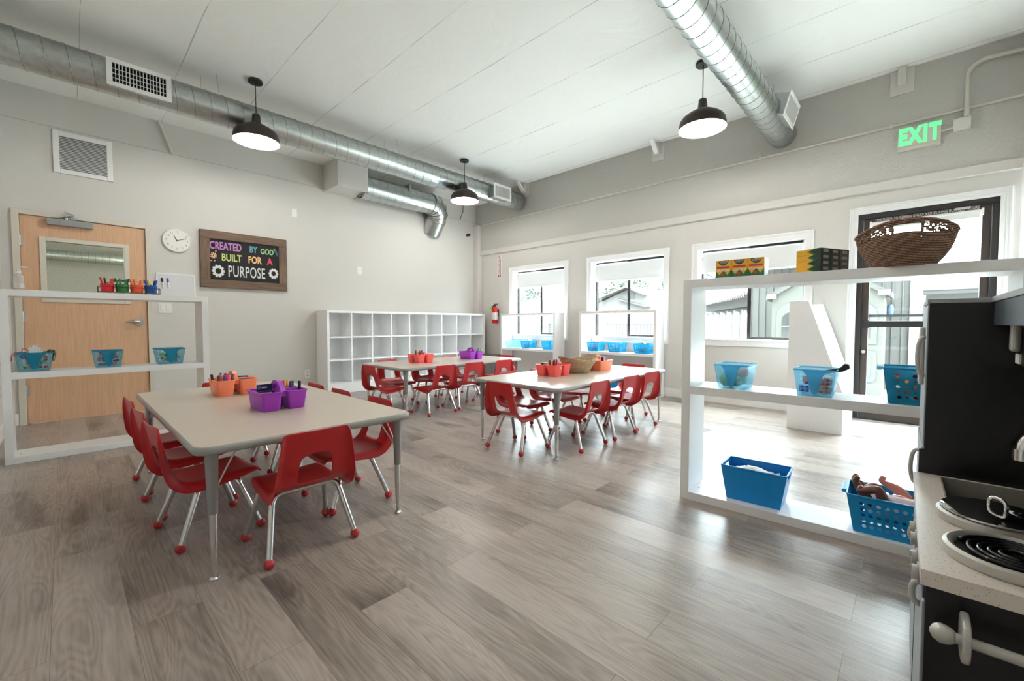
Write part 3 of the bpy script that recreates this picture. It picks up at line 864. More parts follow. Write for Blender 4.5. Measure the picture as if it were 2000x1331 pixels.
tag(MB().tube([(XB - 0.044, -6.50, 2.805), (XB - 0.044, -6.50, 3.12)] + bez((XB - 0.044, -6.50, 3.12), (XB - 0.044, -6.49, 3.26), (XB - 0.044, -6.64, 3.262), 8)[1:] + [(XB - 0.044, -6.84, 3.25)], 0.017, 10)
    .build('conduit', M_cond, smooth=True, auto=40), 'bent painted conduit rising from the junction box', 'conduit')
tag(MB().tube([(XB - 0.015, -6.345, 2.735), (XB - 0.015, -6.42, 2.745)], 0.012, 10).build('conduit', M_cond, smooth=True, auto=40), 'short painted conduit between exit sign and junction box', 'conduit')

# --- beam brackets high on wall B
def bracket(y, stub, label):
    e = empty('beam_bracket', (XB, y, 3.27), label, 'bracket', 'painted beam brackets at the top of the window wall')
    MB().box(-0.012, 0, -0.085, 0.085, -0.105, 0.125).build('plate', M_wall, e, bevel=0.002)
    MB().box(-0.075, -0.012, -0.03, 0.03, -0.03, 0.125).build('post', M_wall, e, bevel=0.003)
    if stub:
        MB().prism([(-0.22, 0.12), (-0.075, -0.02), (-0.075, 0.03), (-0.18, 0.125)], 'y', -0.028, 0.028).build('strut', M_white, e)
bracket(-6.07, False, 'painted steel beam bracket above the exit sign')
bracket(-3.66, True, 'painted beam bracket with a short strut left of the lamp')
bracket(-1.27, True, 'painted beam bracket behind the end of the long duct')
# duct and lamp of the room beyond the door
fd_ = empty('spiral_duct', (-5.0, 13.0, 3.08), 'spiral duct in the next room seen through the glass of the maple door', 'air duct')
MB().tube([(-3.5, 0, 0), (0, 0, 0), (4.5, 0, 0)], 0.17, 28).build('duct_pipe', M_galv, fd_, smooth=True, auto=40)
m = MB()
for i in range(50): m.tube([(-3.5 + i * 0.16, 0.172 * cos(2 * pi * q / 20), 0.172 * sin(2 * pi * q / 20)) for q in range(20)], 0.006, 4, closed=True)
m.build('duct_seams', M_seam, fd_)
# ================================================================== DUCTS
def helix(x0, x1, y, z, r, pitch, tr, n=12):
    m = MB()
    L_ = x1 - x0
    k = int(L_ / pitch * n)
    pts = []
    for i in range(k + 1):
        a = 2 * pi * i / n
        pts.append((x0 + L_ * i / k, y + r * cos(a), z + r * sin(a)))
    m.tube(pts, tr, 4)
    return m
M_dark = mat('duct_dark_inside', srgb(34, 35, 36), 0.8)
def register(e, x0, x1, yb, yf, zc_, h, tilt=0.0):
    """supply register on the -y side of a duct: neck box, white frame, upright blades"""
    c_0 = Vector(((x0 + x1) / 2, yf, zc_))
    RT = Matrix.Translation(c_0) @ Matrix.Rotation(tilt, 4, 'X') @ Matrix.Translation(-c_0)
    nk = MB()
    for (a, b_, c_, d_) in ((x0 + 0.02, x1 - 0.02, zc_ + h / 2 - 0.022, zc_ + h / 2 - 0.02), (x0 + 0.02, x1 - 0.02, zc_ - h / 2 + 0.02, zc_ - h / 2 + 0.022)):
        nk.box(a, b_, yf, yb, c_, d_)
    for x in (x0 + 0.02, x1 - 0.022): nk.box(x, x + 0.002, yf, yb, zc_ - h / 2 + 0.02, zc_ + h / 2 - 0.02)
    nk.box(x0 + 0.02, x1 - 0.02, yf + 0.05, yf + 0.055, zc_ - h / 2 + 0.02, zc_ + h / 2 - 0.02)
    nk.rot(RT).build('register_neck', M_galv, e)
    f = MB(); t = 0.035
    f.box(x0, x1, yf - 0.008, yf, zc_ + h / 2 - t, zc_ + h / 2).box(x0, x1, yf - 0.008, yf, zc_ - h / 2, zc_ - h / 2 + t)
    f.box(x0, x0 + t, yf - 0.008, yf, zc_ - h / 2 + t, zc_ + h / 2 - t).box(x1 - t, x1, yf - 0.008, yf, zc_ - h / 2 + t, zc_ + h / 2 - t)
    fo = f.rot(RT).build('register_frame', M_metalw, e, bevel=0.002)
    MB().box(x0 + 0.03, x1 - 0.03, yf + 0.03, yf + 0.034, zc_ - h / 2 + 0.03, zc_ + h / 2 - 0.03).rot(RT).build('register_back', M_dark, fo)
    b = MB(); n = 16
    for i in range(n + 1):
        x = x0 + t + (x1 - x0 - 2 * t) * i / n
        b.box(x - 0.0025, x + 0.0025, yf - 0.006, yf + 0.012, zc_ - h / 2 + t, zc_ + h / 2 - t)
    for i in range(1, 4):
        z = zc_ - h / 2 + t + (h - 2 * t) * i / 4
        b.box(x0 + t, x1 - t, yf + 0.016, yf + 0.019, z - 0.003, z + 0.003)
    b.rot(RT).build('register_blades', M_metalw, fo)
D1Y, D1Z, DR = -1.14, 3.105, 0.142
d1 = empty('spiral_duct', (-3.0, D1Y, D1Z), 'long galvanised spiral duct hung along the door wall with two white registers', 'air duct')
X0, X1 = -5.975, XB - 0.002
MB().tube([(X0 + 3, 0, 0), (-2, 0, 0), (0, 0, 0), (1.5, 0, 0), (X1 + 3, 0, 0)], DR, 40).build('duct_pipe', M_galv, d1, smooth=True, auto=40)
helix(X0 + 3, X1 + 3, 0, 0, DR + 0.001, 0.135, 0.0032, 20).build('spiral_seam', M_seam, d1, smooth=True)
register(d1, -5.287 + 3, -4.862 + 3, -DR + 0.03, -DR - 0.045, -0.03, 0.225)
register(d1, -0.91 + 3, -0.52 + 3, -DR + 0.03, -DR - 0.11, -0.03, 0.225)
for x in (-2.62, -0.85, -4.6):
    MB().tube([(x + 3, 0.04, DR - 0.005), (x + 3, 0.04, CZ - D1Z if x > -9 else 0.3)], 0.0025, 6).build('hanger_wire', M_steel, d1)
    MB().tube([(x + 0.12 + 3, -0.11, 0.10), (x + 0.10 + 3, -0.10, CZ - D1Z)], 0.0025, 6).build('hanger_wire', M_steel, d1)
D2Y, D2Z = -5.10, 3.065
DR2 = 0.128
d2 = empty('spiral_duct', (-2.5, D2Y, D2Z), 'galvanised spiral duct overhead beside the lamp, ending at the window wall', 'air duct')
MB().tube([(-3.4 + 0, 0, 0), (-1, 0, 0), (1, 0, 0), (2.5 + XB - 0.002, 0, 0)], DR2, 40).build('duct_pipe', M_galv, d2, smooth=True, auto=40)
helix(-3.4, 2.5 + XB - 0.002, 0, 0, DR2 + 0.001, 0.135, 0.0032, 20).build('spiral_seam', M_seam, d2, smooth=True)
register(d2, -0.86 + 2.5, -0.43 + 2.5, -0.03, -0.19, 0.0, 0.225, radians(16))
for x in (1.72,):
    MB().tube([(x + 0.2, -0.02, DR - 0.005), (x + 0.2, -0.02, CZ - D2Z)], 0.0025, 6).build('hanger_wire', M_steel, d2)
# short lower duct with gored elbow
D3Y, D3Z, R3 = -0.285, 2.985, 0.165
d3 = empty('elbow_duct', (-2.0, D3Y, D3Z), 'short galvanised duct with a gored elbow bending into the door wall', 'air duct')
MB().tube([(-0.54, 0, 0), (0.0, 0, 0), (0.68, 0, 0)], R3, 40, caps=False).build('duct_pipe', M_galv, d3, smooth=True, auto=40)
helix(-0.495, 0.66, 0, 0, R3 + 0.001, 0.125, 0.0032, 20).build('spiral_seam', M_seam, d3, smooth=True)
dv = Vector((0, 0.62, -0.785)); RR = 0.24; st = Vector((0.68, 0, 0)); gp = []
for i in range(5):
    a = radians(90 * i / 4)
    gp.append(st + Vector((1, 0, 0)) * (RR * sin(a)) + dv * (RR * (1 - cos(a))))
gp.append(gp[-1] + dv * 0.26)
el = MB().tube(gp, R3 + 0.003, 36, caps=False)
el.build('elbow', M_galv, d3, smooth=True, auto=12)
sm = MB()
for i, p in enumerate(gp[:-1]):
    a = radians(90 * i / 4)
    t = (Vector((1, 0, 0)) * cos(a) + dv * sin(a)).normalized()
    n1 = t.cross(Vector((0, 0.785, 0.62))).normalized(); n2 = t.cross(n1)
    kf = 1.0 if i in (0, 4) else 1.02
    sm.tube([p + (n1 * cos(2 * pi * q / 28) * kf + n2 * sin(2 * pi * q / 28)) * (R3 + 0.006) for q in range(28)], 0.005, 6, closed=True)
sm.build('elbow_seams', M_seam, d3, smooth=True)
MB().box(0.18, 0.215, -R3 - 0.004, R3 + 0.004, -0.02, R3 + 0.01).build('strap_hanger', M_galv, d3)

# ================================================================== PENDANT LAMPS
M_shade = mat('dark_bronze_lamp_shade', srgb(58, 48, 44), 0.5, metal=0.2)
M_inner = mat('white_enamel_inside', srgb(250, 240, 226), 0.5)
def pendant():
    e = empty('pendant_lamp', (0, 0, CZ), 'x', 'lamp', 'dark barn style pendant lamps')
    MB().lathe([(0.0, 0), (0.062, 0), (0.064, -0.004), (0.064, -0.026), (0.0, -0.026)], 28).build('canopy', M_black, e, smooth=True, auto=40)
    MB().cyl((0, 0, -0.02), (0, 0, -0.35), 0.004, 8).build('cord', M_black, e)
    sh = MB().lathe([(0.0, -0.335), (0.031, -0.335), (0.035, -0.342), (0.042, -0.415), (0.050, -0.424), (0.085, -0.442), (0.138, -0.472), (0.178, -0.502),
                     (0.196, -0.528), (0.203, -0.560), (0.207, -0.604)], 44)
    so = sh.build('lamp_shade', M_shade, e, smooth=True, auto=40)
    MB().lathe([(0.207, -0.604), (0.202, -0.603), (0.198, -0.562), (0.191, -0.531), (0.174, -0.506), (0.134, -0.477), (0.08, -0.447), (0.0, -0.432)], 44).build('shade_lining', M_inner, so, smooth=True, auto=60)
    MB().ball((0, 0, -0.530), 0.034, 16).cyl((0, 0, -0.50), (0, 0, -0.436), 0.016, 12).build('bulb', mat('lit_bulb', (1, 0.9, 0.75), 0.5, emit=(1.0, 0.80, 0.56), estr=9.0), e, smooth=True)
    ld = bpy.data.lights.new('lamp_light', 'POINT')
    ld.energy = LAMP_W
    ld.color = (1.0, 0.98, 0.945)
    ld.shadow_soft_size = 0.04
    lo = bpy.data.objects.new('lamp_light', ld); COL.objects.link(lo)
    lo.parent = e; lo.location = (0, 0, -0.598)
    return e
p0 = pendant()
p0.location = (-4.207, -1.40, CZ); p0['label'] = 'dark pendant lamp hanging in front of the long duct nearest the near table'
dup(p0, (-1.446, -1.33, CZ), 0, 'dark pendant lamp hanging at the far end of the long duct above the far table')
dup(p0, (-1.442, -4.735, CZ), 0, 'dark pendant lamp hanging beside the overhead duct near the window wall')
dup(p0, (-4.207, -4.735, CZ), 0, 'unseen dark pendant lamp added in the row nearest the play kitchen')  # unseen fourth lamp, added for light where the other three imply one

# ================================================================== TABLES
TT = 0.525
def rr3(w, d, r, z, n=6): return [(p[0], p[1], z) for p in rrect(w, d, r, n)]
def make_table(lx, ly):
    e = empty('activity_table', (0, 0, 0), 'x', 'table', 'grey classroom activity tables')
    top = MB(); n = 7
    P = rrect(lx, ly, 0.06, n); m = len(P)
    top.add([(p[0] * (1 - 0.008 / lx), p[1] * (1 - 0.008 / ly), TT) for p in P], [tuple(range(m))])
    top.add([(p[0] * 0.99, p[1] * 0.99, TT - 0.032) for p in P], [tuple(range(m))[::-1]])
    to = top.build('table_top', M_tabtop, e)
    eb = MB(); vs = []; fs = []
    prof = [(-0.004, TT), (0.0, TT - 0.002), (0.004, TT - 0.009), (0.005, TT - 0.016), (0.004, TT - 0.024), (0.0, TT - 0.031), (-0.005, TT - 0.032)]
    for (o_, z) in prof:
        Q = rrect(lx + 2 * o_, ly + 2 * o_, 0.06 + o_, n)
        vs += [(q[0], q[1], z) for q in Q]
    for i in range(len(prof) - 1):
        for k in range(m): fs.append((i * m + k, (i + 1) * m + k, (i + 1) * m + (k + 1) % m, i * m + (k + 1) % m))
    eb.add(vs, fs).build('edge_band', M_tabedge, to, smooth=True, auto=60)
    for sx in (-1, 1):
        for sy in (-1, 1):
            x, y = sx * (lx / 2 - 0.058), sy * (ly / 2 - 0.055)
            lg = MB().tube([(x, y, TT - 0.032), (x, y, 0.40), (x, y, 0.255)], [0.0225, 0.0205, 0.0165], 18).build('leg', M_tableg, e, smooth=True, auto=40)
            MB().tube([(x, y, 0.27), (x, y, 0.10), (x, y, 0.03)], [0.0145, 0.013, 0.0095], 16).build('leg_insert', M_chrome, lg, smooth=True, auto=40)
            MB().lathe([(0.0, 0.012), (0.008, 0.012), (0.009, 0.03), (0.009, 0.034), (0.0, 0.034)], 12, c=(x, y, 0)).lathe([(0.0, 0.0), (0.017, 0.0), (0.018, 0.004), (0.012, 0.010), (0.0, 0.013)], 16, c=(x, y, 0)).build('glide_foot', M_steel, lg, smooth=True, auto=40)
            MB().tube([(x - sx * 0.012, y, 0.35), (x - sx * 0.09, y - sy * 0.02, TT - 0.034)], 0.0035, 6).build('brace', M_steel, lg)
            MB().tube([(x, y - sy * 0.012, 0.35), (x - sx * 0.02, y - sy * 0.09, TT - 0.034)], 0.0035, 6).build('brace', M_steel, lg)
    return e
T1 = make_table(0.915, 1.83)
T1.location = (-4.815, -3.44, 0); T1['label'] = 'grey activity table nearest the camera with a purple and an orange caddy'
T3 = make_table(1.80, 0.90)
T3.location = (-2.318, -3.975, 0); T3['label'] = 'grey activity table with a wicker basket on it near the windows'
T2 = dup(T3, (-2.325, -2.025, 0), 0, 'grey activity table farthest back in front of the white cubby shelf')

# ================================================================== CHAIRS
def make_chair():
    e = empty('school_chair', (0, 0, 0), 'x', 'chair', 'red school chairs at the tables')
    # profile of the moulded shell: (y, z, half width, edge roll, cup) from the front lip to the top of the back
    pr = [(0.178, 0.258, 0.138, 0.000), (0.177, 0.272, 0.147, 0.003), (0.166, 0.285, 0.153, 0.010), (0.135, 0.289, 0.158, 0.020), (0.06, 0.284, 0.163, 0.030),
          (-0.02, 0.279, 0.166, 0.034), (-0.08, 0.279, 0.168, 0.040), (-0.122, 0.288, 0.169, 0.046), (-0.150, 0.312, 0.168, 0.046), (-0.164, 0.345, 0.165, 0.042),
          (-0.175, 0.388, 0.160, 0.036), (-0.185, 0.432, 0.153, 0.030), (-0.191, 0.465, 0.149, 0.026), (-0.197, 0.495, 0.143, 0.020), (-0.203, 0.528, 0.137, 0.012), (-0.206, 0.541, 0.126, 0.004)]
    ts = [-1.0, -0.985, -0.93, -0.80, -0.60, -0.42, -0.21, 0.0, 0.21, 0.42, 0.60, 0.80, 0.93, 0.985, 1.0]
    nT = len(ts); vs = []; fs = []
    for i, (y, z, hw_, roll) in enumerate(pr):
        a = pr[max(0, i - 1)]; b_ = pr[min(len(pr) - 1, i + 1)]
        t = Vector((0, b_[0] - a[0], b_[1] - a[1])).normalized()
        nrm = Vector((0, t.z, -t.y))          # outward: down under the seat, rearward behind the back
        if nrm.z > 0 and i < 8: nrm = -nrm
        if i >= 8 and nrm.y > 0: nrm = -nrm
        for tt in ts:
            ed = max(0.0, (abs(tt) - 0.90) / 0.10)
            x = hw_ * (tt / 1.0) * (1.0 if ed == 0 else 1.0)
            cup = -0.006 * (1 - tt * tt) if i < 8 else 0.010 * (1 - tt * tt)
            p = Vector((x, y, z)) + nrm * (roll * ed ** 1.3) + (Vector((0, 0, 1)) * cup if i < 8 else Vector((0, -1, 0)) * cup)
            vs.append(p)
    for i in range(len(pr) - 1):
        for k in range(nT - 1):
            if i in (8, 9, 10) and 5 <= k <= 8: continue      # the hand hole
            fs.append((i * nT + k, i * nT + k + 1, (i + 1) * nT + k + 1, (i + 1) * nT + k))
    # soften the hole outline
    def mv(i, k, dx, dy, dz): vs[i * nT + k] = vs[i * nT + k] + Vector((dx, dy, dz))
    mv(11, 5, 0.0, 0, -0.010); mv(11, 9, 0.0, 0, -0.010); mv(11, 6, 0, 0, 0.004); mv(11, 7, 0, 0, 0.007); mv(11, 8, 0, 0, 0.004)
    sh = MB().add(vs, fs).build('seat_shell', M_red, e, smooth=True)
    md = sh.modifiers.new('thickness', 'SOLIDIFY'); md.thickness = 0.006; md.offset = 0
    md = sh.modifiers.new('smooth', 'SUBSURF'); md.levels = 2; md.render_levels = 2
    apply_mods(sh)
    for p in sh.data.polygons: p.use_smooth = True
    r = 0.0125
    for sy in (-1, 1):
        for sx in (-1, 1):
            f = Vector((sx * 0.178, sy * 0.155, 0.03)); t = Vector((sx * 0.143, sy * 0.085, 0.222))
            top = Vector((sx * 0.100, sy * 0.066, 0.259)) ; zz = 0.262
            d_ = (t - f).normalized()
            corner = t + d_ * 0.042
            pts = [f, t] + bez(t, corner, (sx * 0.095, sy * 0.066, zz), 6)[1:] + [(0.0, sy * 0.066, zz)]
            lg = MB().tube(pts, r, 12).build('leg', M_chrome, e, smooth=True, auto=50)
            MB().ball((f.x + sx * 0.001, f.y + sy * 0.003, 0.0205), 0.0205, 16).build('foot_cap', M_redcap, lg, smooth=True)
    MB().tube([(-0.07, -0.066, 0.262), (-0.07, 0.066, 0.262)], 0.010, 8).tube([(0.07, -0.066, 0.262), (0.07, 0.066, 0.262)], 0.010, 8).build('seat_rail', M_chrome, e, smooth=True, auto=40)
    return e
chair0 = make_chair()
_first = [True]
def chair(x, y, rz, label):
    if _first[0]:
        _first[0] = False
        chair0.location = (x, y, 0); chair0.rotation_euler = (0, 0, radians(rz)); chair0['label'] = label
        return chair0
    return dup(chair0, (x, y, 0), radians(rz), label)
# facing: 0 = +y, -90 = +x, 90 = -x, 180 = -y
chair(-4.87, -4.225, 0, 'red school chair at the near end of the nearest table, its back to us')
chair(-5.13, -3.79, -85, 'red school chair on the left side of the nearest table, closest to the camera')
chair(-5.13, -3.34, -85, 'red school chair on the left side of the nearest table, middle of three')
chair(-5.13, -2.885, -86, 'red school chair on the left side of the nearest table, closest to the maple door')
chair(-4.51, -3.915, 90, 'red school chair on the right side of the nearest table, closest to the camera')
chair(-4.53, -3.44, 90, 'red school chair on the right side of the nearest table, middle of three')
chair(-4.53, -3.03, 90, 'red school chair on the right side of the nearest table, closest to the cubby shelf')
chair(-4.75, -2.59, 180, 'red school chair at the far end of the nearest table behind the orange caddy')
chair(-3.13, -3.96, -90, 'red school chair at the left end of the basket table')
chair(-2.745, -4.26, 1, 'red school chair on the near side of the basket table, closest to the camera')
chair(-2.26, -4.27, 0, 'red school chair on the near side of the basket table, middle of three')
chair(-1.84, -4.26, -2, 'red school chair on the near side of the basket table, closest to the windows')
chair(-2.75, -3.69, 180, 'red school chair on the far side of the basket table, first from the left')
chair(-2.30, -3.70, 180, 'red school chair on the far side of the basket table, behind the coral caddy')
chair(-1.84, -3.69, 180, 'red school chair on the far side of the basket table, behind the wicker basket')
chair(-1.46, -3.97, 90, 'red school chair at the window end of the basket table')
chair(-3.165, -2.035, -90, 'red school chair at the left end of the far table by the cubbies')
chair(-2.79, -2.385, 1, 'red school chair on the near side of the far cubby table, leftmost of three')
chair(-2.34, -2.35, -2, 'red school chair on the near side of the far cubby table, middle of three')
chair(-1.86, -2.35, 0, 'red school chair on the near side of the far cubby table, rightmost of three')
chair(-2.82, -1.69, 180, 'red school chair on the cubby side of the far table, leftmost of three')
chair(-2.36, -1.745, 180, 'red school chair on the cubby side of the far table, middle of three')
chair(-1.90, -1.74, 180, 'red school chair on the cubby side of the far table, rightmost of three')
chair(-1.48, -2.03, 90, 'red school chair at the window end of the far cubby table')

# ================================================================== SHELVES
def open_shelf(name, loc, rz, L_, D_, H_, zs, label, t=0.045, bottom=True):
    """open backed shelf unit: front along local +x, depth towards local +y"""
    e = empty(name, loc, label, 'shelf', 'white open shelf units', rz)
    MB().box(0, t, 0, D_, 0, H_).build('side_panel', M_white, e, bevel=0.0015)
    MB().box(L_ - t, L_, 0, D_, 0, H_).build('side_panel', M_white, e, bevel=0.0015)
    MB().box(t, L_ - t, 0, D_, H_ - t, H_).build('top_board', M_white, e, bevel=0.0015)
    MB().box(t, L_ - t, 0, D_, zs - t, zs).build('shelf_board', M_white, e, bevel=0.0015)
    if bottom: MB().box(t, L_ - t, 0, D_, 0.0, t).build('bottom_board', M_white, e, bevel=0.0015)
    sc_ = MB()
    for x in (0.07, L_ - 0.07):
        sc_.cyl((x, D_ * 0.4, H_ - t - 0.0006), (x, D_ * 0.4, H_ - t), 0.006, 10)
        sc_.cyl((x, D_ * 0.4, t), (x, D_ * 0.4, t + 0.0006), 0.006, 10)
    sc_.build('cam_covers', mat('cam_cover_grey', srgb(150, 150, 150), 0.5), e)
    return e
open_shelf('open_shelf', (-5.892, -1.70, 0), radians(1.0), 1.19, 0.27, 1.218, 0.638, 'white open shelf in front of the maple door with marker pots on top')
open_shelf('open_shelf', (-3.213, -5.287, 0), radians(-87.4), 1.27, 0.255, 1.225, 0.638, 'white open shelf beside the play kitchen with crayon boxes and a brown basket on top')
open_shelf('open_shelf', (-0.29, -0.925, 0), radians(-90), 1.20, 0.255, 1.157, 0.568, 'white open shelf in front of the window nearest the corner', t=0.035)
open_shelf('open_shelf', (-0.29, -2.582, 0), radians(-90), 1.20, 0.255, 1.167, 0.582, 'white open shelf in front of the middle window', t=0.038)

# cubby
cb = empty('cubby_shelf', (-3.10, -0.02, 0), 'long white cubby shelf with three rows of nine empty cubbies against the wall', 'cubby shelf')
LC, DC, HC = 2.945, 0.35, 1.168
def cb_box(nm, *a): return MB().box(*a).build(nm, M_white, cb, bevel=0.001)
cb_box('side_panel', 0, 0.034, -DC, 0, 0, HC); cb_box('side_panel', LC - 0.034, LC, -DC, 0, 0, HC)
cb_box('top_board', 0.034, LC - 0.034, -DC, 0, HC - 0.034, HC)
cb_box('back_panel', 0.034, LC - 0.034, -0.012, 0, 0, HC - 0.034)
cb_box('plinth', 0.034, LC - 0.034, -DC, -DC + 0.02, 0.0, 0.145)
for z in (0.145, 0.478, 0.802):
    cb_box('shelf_board', 0.034, LC - 0.034, -DC + 0.004, -0.012, z - 0.02, z)
for i in range(1, 9):
    x = 0.034 + (LC - 0.068) * i / 9
    cb_box('divider', x - 0.01, x + 0.01, -DC + 0.003, -0.012, 0.145, HC - 0.034)

# slanted book display seen from the side
bk = empty('book_display', (-0.895, -5.363, 0), 'white slanted book display rack standing end on beside the exit door', 'book display', None, 0.0)
prof = [(0, 0), (0, 1.19), (-0.15, 1.19), (-0.418, 0.36), (-0.418, 0)]
MB().prism(prof, 'x', 0, 0.02).build('side_panel', M_white, bk, bevel=0.001)
MB().prism([(p[0], p[1]) for p in prof], 'x', 0.80, 0.82).build('side_panel', M_white, bk, bevel=0.001)
MB().box(0.02, 0.80, -0.02, 0, 0, 1.17).build('back_panel', M_white, bk)
MB().box(0.02, 0.80, -0.418, -0.40, 0.0, 0.33).build('front_panel', M_white, bk)
for i in range(4):
    z = 0.30 + i * 0.23; y = -0.37 + i * 0.078
    MB().box(0.02, 0.80, y, -0.02, z, z + 0.015).build('shelf_board', M_white, bk)
    MB().box(0.02, 0.80, y - 0.012, y, z, z + 0.06).build('lip', M_white, bk)
# grey crate in the corner
gb = empty('storage_box', (-0.29, -0.64, 0), 'grey lidded storage box on the floor in the corner by the cubby shelf', 'box')
MB().box(-0.16, 0.16, -0.2, 0.2, 0, 0.40).build('body', mat('grey_plastic_box', srgb(120, 120, 118), 0.5), gb, bevel=0.012)
MB().box(-0.17, 0.17, -0.21, 0.21, 0.40, 0.425).build('lid', mat('grey_plastic_lid', srgb(104, 104, 102), 0.5), gb, bevel=0.006)
MB().box(-0.18, -0.17, -0.04, 0.04, 0.385, 0.42).build('latch', M_paper, gb)
# ================================================================== CADDIES AND MARKERS
def tub(m, x0, x1, y0, y1, z1, r=0.014, taper=0.010, t=0.0025, rim=0.005, n=4):
    """open tapered tub with rounded corners, wall thickness and a rolled rim"""
    cx, cy = (x0 + x1) / 2, (y0 + y1) / 2
    def ring(w, d, z, rr): return [(cx + p[0], cy + p[1], z) for p in rrect(w, d, rr, n)]
    w, d = x1 - x0, y1 - y0
    R = [ring(w - 2 * taper - 0.006, d - 2 * taper - 0.006, 0, r), ring(w - 2 * taper, d - 2 * taper, 0.004, r), ring(w, d, z1 - 0.008, r), ring(w + 2 * rim, d + 2 * rim, z1 - 0.006, r + rim), ring(w + 2 * rim, d + 2 * rim, z1, r + rim),
         ring(w - 2 * t, d - 2 * t, z1, r), ring(w - 2 * taper - 2 * t, d - 2 * taper - 2 * t, 0.006, r)]
    k = len(R[0]); vs = [p for q in R for p in q]
    fs = [tuple(range(k))[::-1]]
    for i in range(len(R) - 1):
        for j in range(k): fs.append((i * k + j, i * k + (j + 1) % k, (i + 1) * k + (j + 1) % k, (i + 1) * k + j))
    fs.append(tuple(range((len(R) - 1) * k, len(R) * k)))
    m.add(vs, fs)
def make_caddy(loc, rz, m, label, ah=1.0):
    e = empty('craft_caddy', loc, label, 'caddy', 'plastic craft caddies on the tables', radians(rz))
    H = 0.10
    a = MB(); tub(a, -0.113, -0.012, -0.113, 0.113, H); a.build('long_compartment', m, e, smooth=True, auto=40)
    a = MB(); tub(a, 0.012, 0.113, -0.113, -0.010, H); a.build('small_compartment', m, e, smooth=True, auto=40)
    a = MB(); tub(a, 0.012, 0.113, 0.010, 0.113, H); a.build('small_compartment', m, e, smooth=True, auto=40)
    h = MB()
    arch = [(-0.078, H - 0.03), (-0.078, H), (-0.060, H + 0.027), (-0.034, H + 0.045), (0.0, H + 0.051), (0.034, H + 0.045), (0.060, H + 0.027), (0.078, H), (0.078, H - 0.03)]
    inner = [(-0.042, H), (-0.040, H + 0.016), (-0.026, H + 0.028), (0.0, H + 0.032), (0.026, H + 0.028), (0.040, H + 0.016), (0.042, H)]
    arch = [(p[0], H + (p[1] - H) * ah) for p in arch]; inner = [(p[0], H + (p[1] - H) * ah) for p in inner]
    # arch as a thick strip with a grip hole: outer left, right and top
    op = arch[1:-1]
    n = len(op); vs = []; fs = []
    for x in (-0.012, 0.012):
        vs += [(x, p[0], p[1]) for p in op] + [(x, p[0], p[1]) for p in inner]
    for s in (0, 1):
        o_ = s * 2 * n
        for i in range(n - 1): fs.append((o_ + i, o_ + i + 1, o_ + n + i + 1, o_ + n + i))
    for i in range(n - 1):
        fs.append((i, i + 1, 2 * n + i + 1, 2 * n + i)); fs.append((n + i, n + i + 1, 3 * n + i + 1, 3 * n + i))
    h.add(vs, fs).box(-0.012, 0.012, -0.09, 0.09, H - 0.03, H + 0.0)
    h.build('handle', m, e, smooth=True, auto=40)
    return e
M_purple = mat('purple_plastic', srgb(170, 62, 198), 0.4)
M_orange = mat('orange_plastic', srgb(255, 146, 106), 0.4)
M_coral = mat('coral_plastic', srgb(255, 104, 98), 0.4)
make_caddy((-4.795, -3.715, TT), 2, M_purple, 'purple craft caddy with a navy box and markers on the nearest table')
make_caddy((-4.835, -3.0, TT), 0, M_orange, 'orange craft caddy full of markers on the nearest table')
c3 = make_caddy((-2.69, -1.99, TT), -90, M_coral, 'coral craft caddy with a few markers on the far cubby table', 0.6)
make_caddy((-1.93, -2.02, TT), 0, M_purple, 'purple craft caddy with pencils on the far cubby table')
c5 = make_caddy((-2.60, -3.90, TT), -90, M_coral, 'coral craft caddy with markers and a price sticker on the basket table', 0.6)
MB().box(-0.0015, 0.0012, -0.012, 0.012, -0.010, 0.010).build('price_sticker', mat('sticker', srgb(205, 196, 170), 0.7), c5, loc=(0.113, -0.045, 0.078))
make_caddy((-1.93, -3.93, TT), 90, M_orange, 'orange craft caddy with a navy box behind the wicker basket')
CC = dict(black=(34, 33, 34), brown=(92, 60, 48), red=(206, 44, 44), coral=(236, 84, 70), blue=(36, 78, 176), green=(30, 128, 84), pink=(238, 84, 150), grey=(84, 92, 88),
          yellow=(242, 196, 72), purple=(96, 52, 150), orange=(236, 110, 52), navy=(30, 34, 80), lime=(120, 170, 60), peach=(246, 178, 130), plum=(86, 54, 84), olive=(88, 88, 56), white=(230, 228, 222), darkgreen=(28, 84, 56))
def cm(c): return mat('marker_' + c, srgb(*CC[c]), 0.4)
def stick(base, tip, color, label, group, name='marker', cat='marker', r=0.0078, cap=0.05):
    """marker standing cap up: barrel and cap"""
    b = Vector(base); t = Vector(tip); d = (t - b); L_ = d.length; d.normalize()
    e = empty(name, b, label, cat, group)
    MB().cyl((0, 0, 0), d * (L_ - cap), r * 0.92, 10).build('barrel', M_paper, e, smooth=True, auto=40)
    MB().tube([d * (L_ - cap), d * (L_ - 0.004), d * L_], [r, r, r * 0.72], 10).build('cap', cm(color), e, smooth=True, auto=40)
    return e
def rel(cx, cy, rz, x, y):
    a = radians(rz); return (cx + x * cos(a) - y * sin(a), cy + x * sin(a) + y * cos(a))
def marker_row(cx, cy, rz, items, where, group, z0=TT + 0.009, h=0.13):
    for (col, x, y, tx, ty, extra) in items:
        bx, by = rel(cx, cy, rz, x, y); qx, qy = rel(cx, cy, rz, x + tx, y + ty)
        stick((bx, by, z0), (qx, qy, z0 + h + random.uniform(-0.004, 0.004)), col, '%s marker%s standing in the %s' % ({'darkgreen': 'dark green'}.get(col, col), extra, where), group)
